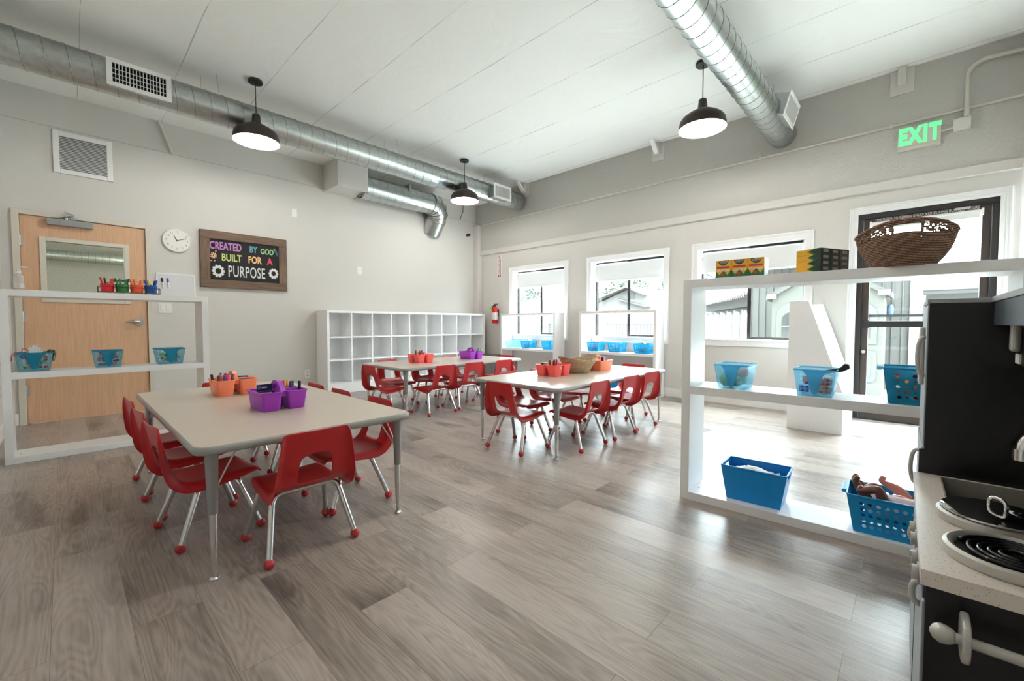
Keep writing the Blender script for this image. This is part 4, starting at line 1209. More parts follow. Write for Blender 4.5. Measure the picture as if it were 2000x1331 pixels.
marker_row(-4.835, -3.0, 0, [('black', -0.098, 0.02, -0.014, 0.0, ' leaning left'), ('brown', -0.086, -0.06, -0.006, 0, ''), ('coral', -0.072, -0.03, -0.004, 0, ''), ('blue', -0.060, -0.055, 0.0, 0, ''),
           ('green', -0.055, 0.06, 0.0, 0, ''), ('pink', -0.045, -0.085, 0.004, 0, ''), ('red', -0.035, 0.03, 0.004, 0, ''), ('grey', -0.030, -0.02, 0.004, 0, ''), ('plum', -0.028, 0.07, 0.002, 0, ''), ('olive', -0.032, -0.06, 0.020, 0, ' leaning right')],
           'orange caddy on the nearest table', 'markers in the orange caddy on the nearest table', h=0.125)
marker_row(-4.795, -3.715, 2, [('orange', 0.030, 0.095, 0, 0, ''), ('brown', 0.045, 0.09, 0, 0, ''), ('coral', 0.055, 0.065, 0.0, 0, ''), ('yellow', 0.068, 0.045, 0, 0, ''), ('purple', 0.078, 0.028, 0.002, 0, ''),
           ('green', 0.088, 0.028, 0.002, 0, ''), ('black', 0.101, -0.03, 0.004, 0, ''), ('blue', 0.025, 0.04, -0.004, 0, '')], 'purple caddy on the nearest table', 'markers in the purple caddy on the nearest table', h=0.128)
marker_row(-2.69, -1.99, -90, [('brown', 0.04, -0.095, 0, -0.0, ''), ('orange', 0.03, -0.085, 0, -0.0, ''), ('yellow', 0.03, -0.065, 0, -0.0, ''), ('purple', 0.035, -0.04, 0, -0.0, ''), ('black', 0.05, -0.024, 0, 0.006, ''), ('grey', 0.085, -0.055, 0, -0.0, '')],
           'coral caddy on the far table', 'markers in the coral caddy on the far table', h=0.138)
marker_row(-1.93, -2.02, 0, [('red', 0.028, 0.07, 0, 0, ''), ('yellow', 0.045, 0.06, 0, 0, ''), ('olive', 0.058, 0.04, 0, 0, ''), ('peach', 0.075, 0.05, 0, 0, ''), ('green', 0.092, -0.03, 0.006, 0, ''), ('lime', 0.10, -0.06, 0.012, 0, '')],
           'purple caddy on the far table', 'markers in the purple caddy on the far table', h=0.128)
marker_row(-2.60, -3.90, -90, [('olive', 0.035, -0.095, 0, -0.0, ''), ('peach', 0.05, -0.086, 0, -0.0, ''), ('orange', 0.035, -0.078, 0, -0.0, ''), ('green', 0.035, -0.062, 0, -0.0, ''), ('red', 0.06, -0.05, 0, -0.0, ''), ('brown', 0.032, -0.045, 0, -0.0, ''),
           ('plum', 0.06, -0.034, 0, -0.0, ''), ('purple', 0.033, -0.03, 0, 0.004, ''), ('blue', 0.045, -0.022, 0, 0.01, '')], 'coral caddy on the basket table', 'markers in the coral caddy on the basket table', h=0.135)
M_navy = mat('navy_card', srgb(28, 30, 74), 0.45)
def navy_box(loc, rz, w, d, h, label, flap=True, tilt=0.0):
    e = empty('crayon_box', loc, label, 'crayon box', None, radians(rz))
    MB().box(-w / 2, w / 2, -d / 2, d / 2, 0, h).build('carton', M_navy, e, bevel=0.001)
    MB().box(-w / 2 + 0.006, w / 2 - 0.012, -d / 2 - 0.0006, -d / 2, h * 0.2, h - 0.006).build('label_panel', mat('pale_label', srgb(176, 168, 168), 0.6), e)
    if flap:
        f = MB().box(-w / 2, -0.012, d / 2 - 0.0015, d / 2, h, h + 0.034).box(0.012, w / 2, d / 2 - 0.0015, d / 2, h, h + 0.034).box(-0.012, 0.012, d / 2 - 0.0015, d / 2, h, h + 0.012).box(-0.012, 0.012, d / 2 - 0.0015, d / 2, h + 0.02, h + 0.034)
        f.build('hang_tab', M_navy, e)
        MB().prism([(p[0] - w * 0.32, p[1] + h + 0.017) for p in rrect(0.020, 0.020, 0.0099, 5)], 'y', d / 2 - 0.0022, d / 2 - 0.0014).build('round_emblem', mat('emblem_blue', srgb(90, 100, 160), 0.5), e)
    return e
navy_box((-4.858, -3.73, TT + 0.007), 2, 0.076, 0.03, 0.092, 'navy crayon carton with a hang tab in the purple caddy on the nearest table')
navy_box((-4.777, -2.955, TT + 0.007), 0, 0.076, 0.028, 0.10, 'navy crayon carton in the right side of the orange caddy on the nearest table', False)
navy_box((-4.777, -3.055, TT + 0.007), 0, 0.070, 0.028, 0.092, 'second navy crayon carton at the front right of the orange caddy on the nearest table', False)
navy_box((-2.64, -1.93, TT + 0.007), 0, 0.07, 0.03, 0.098, 'small navy crayon carton in the coral caddy on the far table', False)
navy_box((-2.65, -3.84, TT + 0.007), 0, 0.07, 0.028, 0.104, 'navy crayon carton in the left side of the coral caddy on the basket table', False)
navy_box((-1.915, -3.995, TT + 0.03), 0, 0.06, 0.026, 0.098, 'navy crayon carton under the handle of the orange caddy on the basket table', False)

# ================================================================== WICKER BASKETS
M_seag = weave_mat('tan_seagrass', srgb(150, 122, 90), srgb(236, 212, 176), 120)
M_brownw = weave_mat('brown_paper_rope', srgb(92, 66, 52), srgb(204, 164, 138), 150)
wb_ = empty('wicker_basket', (-2.27, -3.94, TT + 0.001), 'tan woven seagrass basket with raised ends on the table', 'basket', None, radians(-12))
n = 40; vs = []; fs = []; rows = [0, 0.0, 0.25, 0.5, 0.75, 1.0]
for i, t in enumerate(rows):
    for k in range(n):
        a = 2 * pi * k / n
        top = 0.115 + 0.04 * abs(cos(a)) ** 2.2
        rx = 0.10 + 0.085 * t + 0.035 * t * abs(cos(a)) ** 2; ry = 0.08 + 0.06 * t
        if i == 0: rx = ry = 0.001
        vs.append((rx * cos(a), ry * sin(a), top * t))
for i in range(len(rows) - 1):
    for k in range(n): fs.append((i * n + k, i * n + (k + 1) % n, (i + 1) * n + (k + 1) % n, (i + 1) * n + k))
bo = MB().add(vs, fs).build('woven_body', M_seag, wb_, smooth=True, solid=0.008)
MB().tube([vs[(len(rows) - 1) * n + k] for k in range(n)], 0.006, 8, closed=True).build('rim', M_seag, wb_, smooth=True)
# brown basket on the shelf: rope rows with gaps near the rim and a hand hole
wb2 = empty('wicker_basket', (-3.085, -6.182, 1.2255), 'brown woven bowl basket with a hand hole on top of the shelf by the kitchen', 'basket', None, radians(4))
n = 120; vs = []; fs = []; nr = 40
Hb = 0.155
for i in range(nr + 1):
    t = i / nr
    for k in range(n):
        a = 2 * pi * k / n
        rr_ = 0.094 + (0.160 - 0.094) * (t ** 0.92)
        jit = 0.0016 * sin(k * 9 + i * 5) + 0.012 * sin(pi * t)
        vs.append(((rr_ + jit) * cos(a) * 1.18, (rr_ + jit) * sin(a), (Hb + 0.016 * cos(2 * a)) * t))
rnd = random.Random(5)
for i in range(nr):
    for k in range(n):
        t = (i + 0.5) / nr; a = 2 * pi * (k + 0.5) / n
        da = abs((a - pi + pi) % (2 * pi) - pi); da = min(abs(a - pi), 2 * pi - abs(a - pi))
        db = min(a, 2 * pi - a)
        if 0.72 < t < 0.90 and (da < 0.27 or db < 0.27): continue
        if 0.70 < t < 0.955 and min(da, db) > 0.34 and rnd.random() < 0.30: continue
        if 0.4 < t <= 0.70 and rnd.random() < 0.008: continue
        fs.append((i * n + k, i * n + (k + 1) % n, (i + 1) * n + (k + 1) % n, (i + 1) * n + k))
fs.append(tuple(range(n))[::-1])
MB().add(vs, fs).build('woven_body', M_brownw, wb2, smooth=True, solid=0.006)
MB().tube([vs[nr * n + k] for k in range(n)], 0.007, 8, closed=True).build('rim', M_brownw, wb2, smooth=True)

# ================================================================== CRAYON BOXES ON THE SHELF
def crayon_mat(name, green, axis):
    m = bpy.data.materials.new(name); m.use_nodes = True
    nt = m.node_tree; L = nt.links.new; N = nt.nodes.new
    b = nt.nodes['Principled BSDF']; b.inputs['Roughness'].default_value = 0.3
    tc = N('ShaderNodeTexCoord'); sp = N('ShaderNodeSeparateXYZ'); L(tc.outputs['Object'], sp.inputs[0])
    def mth(op, a, bb=None):
        n_ = N('ShaderNodeMath'); n_.operation = op
        for i, v in enumerate((a, bb)):
            if v is None: continue
            if isinstance(v, (int, float)): n_.inputs[i].default_value = v
            else: L(v, n_.inputs[i])
        return n_.outputs[0]
    if axis == 'Z':    # green points rising at the foot of an upright box
        u = mth('ADD', sp.outputs['X'], sp.outputs['Y']); h = sp.outputs['Z']; per, amp, base = 0.0385, 0.030, 0.018
    else:              # zig-zag across a box lying down
        u = sp.outputs['Z']; h = sp.outputs['Y']; per, amp, base = 0.0264, 0.032, 0.050
    tri = mth('MULTIPLY', mth('ABSOLUTE', mth('SUBTRACT', mth('FRACT', mth('DIVIDE', u, per)), 0.5)), 2.0)
    edge = mth('ADD', mth('MULTIPLY', tri, amp), base)
    if axis == 'Z': g = mth('LESS_THAN', h, edge); g2 = mth('LESS_THAN', h, mth('SUBTRACT', edge, 0.012))
    else: g = mth('LESS_THAN', h, mth('SUBTRACT', 0.115, edge)); g2 = mth('LESS_THAN', h, mth('SUBTRACT', 0.103, edge))
    mx = N('ShaderNodeMix'); mx.data_type = 'RGBA'; mx.inputs[6].default_value = srgb(236, 178, 52); mx.inputs[7].default_value = srgb(46, 124, 62)
    L(g, mx.inputs[0])
    mx2 = N('ShaderNodeMix'); mx2.data_type = 'RGBA'; L(mx.outputs[2], mx2.inputs[6]); mx2.inputs[7].default_value = green
    L(g2, mx2.inputs[0]); L(mx2.outputs[2], b.inputs['Base Color'])
    return m
M_cray = crayon_mat('yellow_green_crayon_carton', srgb(40, 104, 66), 'Z')
M_crayl = crayon_mat('zigzag_crayon_carton', srgb(38, 62, 50), 'Y')
M_cdark = mat('crayon_dark_green', srgb(40, 66, 48), 0.4); M_cwhite = mat('crayon_white_print', srgb(238, 230, 220), 0.5); M_cred = mat('crayon_red_print', srgb(200, 60, 48), 0.5)
# shelf frame: s along the unit (towards the kitchen), d into its depth
SRo = Vector((-3.213, -5.287, 0)); SRa = radians(-87.4)
SRs = Vector((cos(SRa), sin(SRa), 0)); SRd = Vector((-sin(SRa), cos(SRa), 0))
def onR(s, d, z): return SRo + SRs * s + SRd * d + Vector((0, 0, z))
rows_ = ['front', 'middle', 'back']; cols_ = ['left', 'centre', 'right']
for r_ in range(3):
    for c_ in range(3):
        p = onR(0.158 + c_ * 0.0765, 0.030 + r_ * 0.030, 1.225)
        e = empty('crayon_box', p, 'yellow crayon box in the %s row of the shelf top pack, %s of three' % (rows_[r_], cols_[c_]), 'crayon box', 'yellow crayon boxes on the shelf', SRa)
        e.scale = (1, 1, 0.86)
        MB().box(0.0005, 0.0755, 0, 0.0292, 0, 0.107).build('carton', M_cray, e, bevel=0.0008)
        if r_ == 0:
            MB().prism([(0.012, 0.105), (0.064, 0.105), (0.060, 0.090), (0.048, 0.078), (0.038, 0.075), (0.028, 0.078), (0.016, 0.090)], 'y', -0.0006, 0).build('emblem', M_cdark, e)
            tips = MB()
            for q in range(5): tips.box(0.020 + q * 0.0075, 0.0255 + q * 0.0075, -0.001, 0, 0.084 + abs(q - 2) * 0.002, 0.096)
            tips.build('crayon_tips', mat('crayon_tip_print', srgb(120, 140, 190), 0.5), e)
            text('Crayola', 0.015, mat('crayon_yellow_print', srgb(240, 196, 80), 0.5), 'lettering', e, (0.038, -0.0009, 0.101), ROT_A, 0.0002, 0.0003, sx=0.9)
            MB().box(0.006, 0.068, -0.0006, 0, 0.058, 0.070).build('red_band', M_cred, e)
            text('CRAYONS', 0.0165, M_cwhite, 'lettering', e, (0.038, -0.0009, 0.044), ROT_A, 0.0002, 0.0006, sx=0.80)
            MB().ball((0.036, 0, 0.022), 0.009, 12, sy=0.06).build('red_dot', M_cred, e)
ang = radians(-25.3)
G0 = Vector((-3.188, -5.905, 1.225)); Gu = Vector((cos(ang), sin(ang), 0)); Gv = Vector((-sin(ang), cos(ang), 0))
rn = ['bottom', 'second', 'third', 'top']
for r_ in range(4):
    for c_ in range(3):
        p = G0 + Gu * (c_ * 0.0665) + Vector((0, 0, r_ * 0.0269))
        e = empty('crayon_box', p, 'green and yellow crayon box lying in the %s layer of the stack, %s end' % (rn[r_], ['near left', 'middle', 'far right'][c_]), 'crayon box', 'green crayon boxes stacked on the shelf', ang)
        MB().box(0, 0.0658, 0, 0.115, 0, 0.0264).build('carton', M_crayl, e, bevel=0.0008)
        MB().box(0.002, 0.0638, -0.0006, 0, 0.001, 0.0254).build('end_flap', M_cdark, e)
        MB().box(0.014, 0.050, -0.0012, -0.0006, 0.007, 0.020).build('end_label', mat('dusty_label', srgb(170, 150, 146), 0.6), e)

# ================================================================== BLUE BASKETS
T_blue = translucent('translucent_blue_plastic', (0.02, 0.40, 0.62), 0.66)
T_clear = translucent('translucent_pale_blue_plastic', (0.40, 0.74, 0.84), 0.26)
T_pale = translucent('translucent_light_blue_plastic', (0.42, 0.80, 0.95), 0.30)
T_cyan = translucent('translucent_cyan_plastic', (0.12, 0.60, 0.86), 0.6)
M_bblue = mat('blue_basket_plastic', srgb(0, 150, 216), 0.35)
M_bin = mat('solid_blue_bin_plastic', srgb(0, 140, 216), 0.4)
def holed(m, A, B, Cc, D, nu, nv, fr=0.62, mu=0.1, mv=0.12, shape='round'):
    """bilinear panel A-B (bottom) to D-C (top) pierced by a grid of holes"""
    A, B, Cc, D = Vector(A), Vector(B), Vector(Cc), Vector(D)
    P = lambda u, v: (A * (1 - u) + B * u) * (1 - v) + (D * (1 - u) + Cc * u) * v
    def q(u0, u1, v0, v1): m.quad(P(u0, v0), P(u1, v0), P(u1, v1), P(u0, v1))
    q(0, 1, 0, mv); q(0, 1, 1 - mv, 1); q(0, mu, mv, 1 - mv); q(1 - mu, 1, mv, 1 - mv)
    for i in range(nu):
        for j in range(nv):
            u0 = mu + (1 - 2 * mu) * i / nu; u1 = mu + (1 - 2 * mu) * (i + 1) / nu
            v0 = mv + (1 - 2 * mv) * j / nv; v1 = mv + (1 - 2 * mv) * (j + 1) / nv
            uc, vc = (u0 + u1) / 2, (v0 + v1) / 2
            f = fr if shape != 'mixed' else (fr if (i + j) % 2 == 0 else fr * 0.45)
            ru, rv = (u1 - u0) / 2 * f, (v1 - v0) / 2 * f
            k = 8; ins = [(uc + ru * cos(2 * pi * (z + 0.5) / k), vc + rv * sin(2 * pi * (z + 0.5) / k)) for z in range(k)]
            if shape == 'square': ins = [(uc + ru * sx_, vc + rv * sy_) for sx_, sy_ in ((1, .35), (.35, 1), (-.35, 1), (-1, .35), (-1, -.35), (-.35, -1), (.35, -1), (1, -.35))]
            cor = [(u1, v0 + (v1 - v0) * .72), (u1 - (u1 - u0) * .28, v1), (u0 + (u1 - u0) * .28, v1), (u0, v0 + (v1 - v0) * .72), (u0, v0 + (v1 - v0) * .28), (u0 + (u1 - u0) * .28, v0), (u1 - (u1 - u0) * .28, v0), (u1, v0 + (v1 - v0) * .28)]
            vs = [P(*c) for c in ins] + [P(*c) for c in cor] + [P(u1, v1), P(u0, v1), P(u0, v0), P(u1, v0)]
            fs = [(z, 8 + z, 8 + (z + 1) % 8, (z + 1) % 8) for z in range(8)]
            fs += [(8, 16, 9), (10, 17, 11), (12, 18, 13), (14, 19, 15)]
            m.add(vs, fs)
def basket(loc, rz, w, d, h, mt, label, group, tongue=None, hole=(6, 4, 'round'), front_holes=True, taper=0.80, handles=False):
    """basket with its front along local +x (width w), facing local -y, depth d"""
    e = empty('storage_basket', loc, label, 'basket', group, radians(rz))
    a, b_ = w / 2, d / 2; at, bt = a * taper, b_ * (taper + 0.06)
    lo = [(-at, -bt, 0), (at, -bt, 0), (at, bt, 0), (-at, bt, 0)]
    hi = [(-a, -b_, h), (a, -b_, h), (a, b_, h), (-a, b_, h)]
    m = MB(); m.quad(*lo[::-1])
    for i in range(4):
        j = (i + 1) % 4
        nu, nv, sh_ = hole
        if i % 2 == 1: nu = max(3, int(nu * d / w))
        if i in (0, 2) and not front_holes: m.quad(lo[i], lo[j], hi[j], hi[i])
        else: holed(m, lo[i], lo[j], hi[j], hi[i], nu, nv, 0.62, shape=sh_)
    bo = m.build('basket_body', mt, e, solid=0.0022)
    r = MB(); rr_ = [(p[0], p[1], h) for p in rrect(w, d, 0.012, 3)]
    r.tube(rr_, 0.0042, 6, closed=True)
    r.build('rim', mt if not tongue else tongue, e, smooth=True)
    if tongue:
        tm = MB(); y = lambda z: -bt - (b_ - bt) * z / h - 0.003
        pts = [(-a * 0.62, h), (-a * 0.40, h * 0.80), (-a * 0.26, h * 0.45), (-a * 0.16, h * 0.14), (0, h * 0.05), (a * 0.16, h * 0.14), (a * 0.26, h * 0.45), (a * 0.40, h * 0.80), (a * 0.62, h)]
        vs = [(p[0], y(p[1]), p[1]) for p in pts]
        tm.add(vs, [tuple(range(len(pts)))])
        tm.build('handle_tongue', tongue, e, solid=0.003)
    if handles:
        for sx_ in (-1, 1):
            MB().box(sx_ * (a + 0.002), sx_ * (a + 0.022), -b_ * 0.55, b_ * 0.55, h - 0.012, h + 0.004).build('end_handle', mt, e, bevel=0.003)
    return e
def toys(loc, rz, w, d, h, mats_, label, n=26, seed=1, name='toy_pieces', sz=0.012):
    rnd = random.Random(seed); m = MB(); ms = mats_
    for i in range(n):
        m.cur = i % len(ms)
        x, y, z = rnd.uniform(-w / 2, w / 2), rnd.uniform(-d / 2, d / 2), rnd.uniform(0.012, h)
        s_ = rnd.uniform(0.6, 1.3) * sz
        if rnd.random() < 0.5: m.ball((x, y, max(z, s_ + 0.004)), s_, 8, rnd.uniform(.7, 1.3), rnd.uniform(.7, 1.3), rnd.uniform(.6, 1.0))
        else:
            b0 = len(m.v); m.box(-s_, s_, -s_ * .8, s_ * .8, -s_ * .6, s_ * .6)
            R_ = Matrix.Rotation(rnd.uniform(0, 3), 3, 'Z') @ Matrix.Rotation(rnd.uniform(-.7, .7), 3, 'X')
            for q in range(b0, len(m.v)): m.v[q] = tuple(R_ @ Vector(m.v[q]) + Vector((x, y, max(z, s_ + 0.004))))
    o = m.build(name, ms, None, loc=loc); o.rotation_euler = (0, 0, radians(rz))
    return tag(o, label, 'toys', None, 'stuff')
def tm_(*names): return [mat('toy_' + n_, srgb(*CC[n_]), 0.45) for n_ in names]
ga = 'translucent blue baskets on the shelf by the door'
def onL(x): return (x, -1.555, 0.639)
basket((-5.740, -1.56, 0.640), 0, 0.185, 0.20, 0.13, T_clear, 'blue basket overflowing with laces on the door shelf, left of three', ga, tongue=T_blue, hole=(6, 4, 'square'))
basket((-5.352, -1.555, 0.640), 0, 0.175, 0.20, 0.128, T_clear, 'blue basket of mixed small pieces on the door shelf, middle of three', ga, tongue=T_blue, hole=(6, 4, 'square'))
basket((-4.965, -1.55, 0.640), 0, 0.195, 0.20, 0.128, T_clear, 'blue basket with green and yellow pieces on the door shelf, nearest the light switch', ga, tongue=T_blue, hole=(6, 4, 'square'))
toys((-5.740, -1.56, 0.641), 0, 0.12, 0.14, 0.12, tm_('red', 'orange', 'green', 'white', 'lime', 'blue'), 'tangle of small lacing pieces heaped in the left basket on the door shelf', 46, 2)
toys((-5.352, -1.555, 0.641), 0, 0.11, 0.13, 0.118, tm_('white', 'red', 'navy', 'pink', 'grey', 'purple', 'orange'), 'mixed small toy pieces filling the middle basket on the door shelf', 60, 3)
toys((-4.965, -1.55, 0.641), 0, 0.12, 0.13, 0.085, tm_('green', 'lime', 'yellow', 'blue', 'grey', 'olive'), 'green and yellow small pieces in the basket nearest the light switch', 46, 4)
lc = empty('lacing_card', (-5.735, -1.56, 0.765), 'white dotted lacing card sticking out of the left basket on the door shelf', 'lacing card', None, radians(8))
lcp = [(-0.045, 0.0), (-0.042, 0.02), (-0.025, 0.05), (0.0, 0.064), (0.022, 0.05), (0.036, 0.02), (0.045, 0.0)]
MB().prism(lcp, 'y', -0.002, 0.002).build('card', M_paper, lc)
dm = MB()
for p in lcp: dm.ball((p[0] * 0.8, -0.002, p[1] * 0.8 + 0.006), 0.0035, 6, sy=0.3)
dm.build('lacing_holes', cm('brown'), lc)
tag(MB().tube([(-5.80, -1.60, 0.775), (-5.795, -1.61, 0.80), (-5.775, -1.605, 0.80), (-5.77, -1.60, 0.78), (-5.785, -1.595, 0.77)], 0.003, 6).tube([(-5.81, -1.62, 0.76), (-5.83, -1.685, 0.772), (-5.84, -1.708, 0.76), (-5.843, -1.712, 0.72)], 0.003, 6)
    .build('shoe_lace', cm('red'), smooth=True), 'red lace curling over the left end of the left basket on the door shelf', 'lace')
gl = MB(); rnd = random.Random(9)
for i in range(9):
    a = rnd.uniform(-0.6, 1.2)
    gl.tube([(-5.685, -1.58, 0.765), (-5.66 + rnd.uniform(-.01, .01), -1.60, 0.785 + rnd.uniform(-.01, .015)), (-5.642 + rnd.uniform(-.008, .014), -1.61, 0.765 + a * 0.02), (-5.645 + rnd.uniform(-.01, .02), -1.615, 0.70 + rnd.uniform(0, .05))], 0.0018, 5)
tag(gl.build('yarn_tassel', cm('darkgreen'), smooth=True), 'dark green yarn hanging over the right end of the left basket on the door shelf', 'yarn', None, 'stuff')

gr_ = 'translucent blue baskets on the kitchen side shelf'
bz = -87.4
basket(onR(0.245, 0.115, 0.6395), bz, 0.165, 0.19, 0.125, T_pale, 'pale blue see-through basket of play vegetables on the kitchen side shelf', gr_, tongue=T_cyan, hole=(6, 5, 'square'), front_holes=False, taper=0.78)
basket(onR(0.605, 0.110, 0.6395), bz, 0.165, 0.19, 0.125, T_pale, 'pale blue see-through basket holding red blocks and a black toy on the shelf', gr_, tongue=T_cyan, hole=(6, 5, 'square'), front_holes=True, taper=0.80)
for nm, s_, d_, z_, c, sc_, lab in (('green_pepper', 0.205, 0.08, 0.045, 'lime', (1, 1, 1.25), 'green play pepper in the pale basket on the kitchen side shelf'), ('orange_fruit', 0.285, 0.09, 0.085, 'orange', (1, 1, .9), 'orange play fruit on top in the pale basket on the kitchen side shelf'),
                                  ('lettuce', 0.26, 0.075, 0.035, 'green', (1.3, 1, .8), 'dark green play lettuce in the pale basket on the kitchen side shelf'), ('lemon', 0.215, 0.13, 0.03, 'yellow', (1.2, .9, .9), 'yellow play lemon at the bottom of the pale basket'), ('pea_pod', 0.275, 0.14, 0.04, 'lime', (1.5, .8, .8), 'light green play pea pod in the pale basket')):
    o = empty('play_' + nm, onR(s_, d_, 0.638 + z_), lab, 'play food', 'play food in the pale basket')
    MB().ball((0, 0, 0), 0.031, 14, *sc_).build('body', mat('toy_' + c, srgb(*CC[c]), 0.45), o, smooth=True)
    MB().cyl((0, 0, 0.026), (0.003, 0, 0.042), 0.004, 8).build('stem', cm('darkgreen'), o)
for i, (s_, d_, z_, c, lab) in enumerate(((0.56, 0.07, 0.03, 'blue', 'blue toy block in the basket with the black toy'), (0.645, 0.06, 0.07, 'red', 'red toy block on top in the basket with the black toy'), (0.64, 0.07, 0.03, 'orange', 'orange toy block in the basket with the black toy'),
                                       (0.575, 0.11, 0.07, 'red', 'dark red toy block deeper in the basket with the black toy'), (0.61, 0.13, 0.035, 'grey', 'grey toy block at the back of the basket with the black toy'))):
    o = MB().box(-0.024, 0.024, -0.018, 0.018, -0.016, 0.016).build('toy_block', mat('toy_' + c, srgb(*CC[c]), 0.4), None, bevel=0.003, loc=onR(s_, d_, 0.638 + z_))
    o.rotation_euler = (0.2 * i, 0.15, 0.5 * i); tag(o, lab, 'block', 'toy blocks in the pale basket')
ph = empty('toy_phone', onR(0.665, 0.105, 0.762), 'black toy handset resting across the rim of the basket', 'toy phone', None, radians(bz))
MB().prism([(-0.075, -0.012), (0.03, 0.014), (0.045, 0.034), (0.062, 0.032), (0.066, 0.012), (0.04, -0.004), (-0.06, -0.026), (-0.078, -0.024)], 'y', -0.018, 0.018).build('handset', M_black, ph, bevel=0.004)
MB().box(-0.06, -0.01, -0.0195, -0.018, -0.017, -0.006).build('print', cm('plum'), ph)
b3 = basket(onR(0.99, 0.125, 0.6395), bz, 0.285, 0.20, 0.152, T_blue, 'deep blue basket with round holes on the shelf beside the fridge', None, hole=(8, 5, 'mixed'), taper=0.86, handles=True)
toys(onR(0.99, 0.125, 0.641), bz, 0.20, 0.14, 0.12, tm_('yellow', 'orange', 'black', 'red', 'brown', 'yellow'), 'yellow, red and black toy pieces inside the deep blue basket beside the fridge', 44, 6, sz=0.02)
# bottom board: solid bin and doll basket
bn = empty('storage_bin', onR(0.352, 0.135, 0.0472), 'solid bright blue bin holding a white cloth on the bottom of the kitchen side shelf', 'bin', None, radians(bz))
a, b_, h = 0.150, 0.095, 0.175
lo = [(-a * .82, -b_ * .86, 0), (a * .82, -b_ * .86, 0), (a * .82, b_ * .86, 0), (-a * .82, b_ * .86, 0)]; hi = [(-a, -b_, h), (a, -b_, h), (a, b_, h), (-a, b_, h)]
m = MB(); m.quad(*lo[::-1]); m.quad(lo[0], lo[1], hi[1], hi[0]); m.quad(lo[2], lo[3], hi[3], hi[2])
def slot_end(l0, l1, h1, h0):
    l0, l1, h1, h0 = map(Vector, (l0, l1, h1, h0))
    P = lambda u, v: (l0 * (1 - u) + l1 * u) * (1 - v) + (h0 * (1 - u) + h1 * u) * v
    for (u0, u1, v0, v1) in ((0, 1, 0, .74), (0, .25, .74, .92), (.75, 1, .74, .92), (0, 1, .92, 1)): m.quad(P(u0, v0), P(u1, v0), P(u1, v1), P(u0, v1))
slot_end(lo[1], lo[2], hi[2], hi[1]); slot_end(lo[3], lo[0], hi[0], hi[3])
m.build('bin_body', M_bin, bn, solid=0.003)
MB().tube([(p[0], p[1], h) for p in rrect(2 * a, 2 * b_, 0.012, 3)], 0.0048, 6, closed=True).build('rim', M_bin, bn, smooth=True)
cl_ = MB(); vs = []; fs = []
for i in range(11):
    for j in range(7):
        x = -0.10 + 0.2 * i / 10; y = -0.055 + 0.11 * j / 6
        z = 0.140 + 0.030 * math.exp(-((x + 0.02) ** 2 / 0.004)) * (0.5 + 0.5 * cos(y * 40)) + 0.012 * sin(9 * i + j * 2) * 0.5
        vs.append((x, y, z))
for i in range(10):
    for j in range(6): fs.append((i * 7 + j, (i + 1) * 7 + j, (i + 1) * 7 + j + 1, i * 7 + j + 1))
co = cl_.add(vs, fs).build('folded_cloth', M_paper, None, smooth=True, solid=0.004, loc=onR(0.352, 0.135, 0.0455)); co.rotation_euler = (0, 0, radians(bz))
tag(co, 'white cloth lying crumpled in the solid blue bin', 'cloth')
db = basket(onR(0.905, 0.13, 0.0468), bz, 0.335, 0.225, 0.165, M_bblue, 'blue basket with round holes, full of baby dolls, beside the play kitchen', None, hole=(9, 5, 'round'), taper=0.84, handles=True)
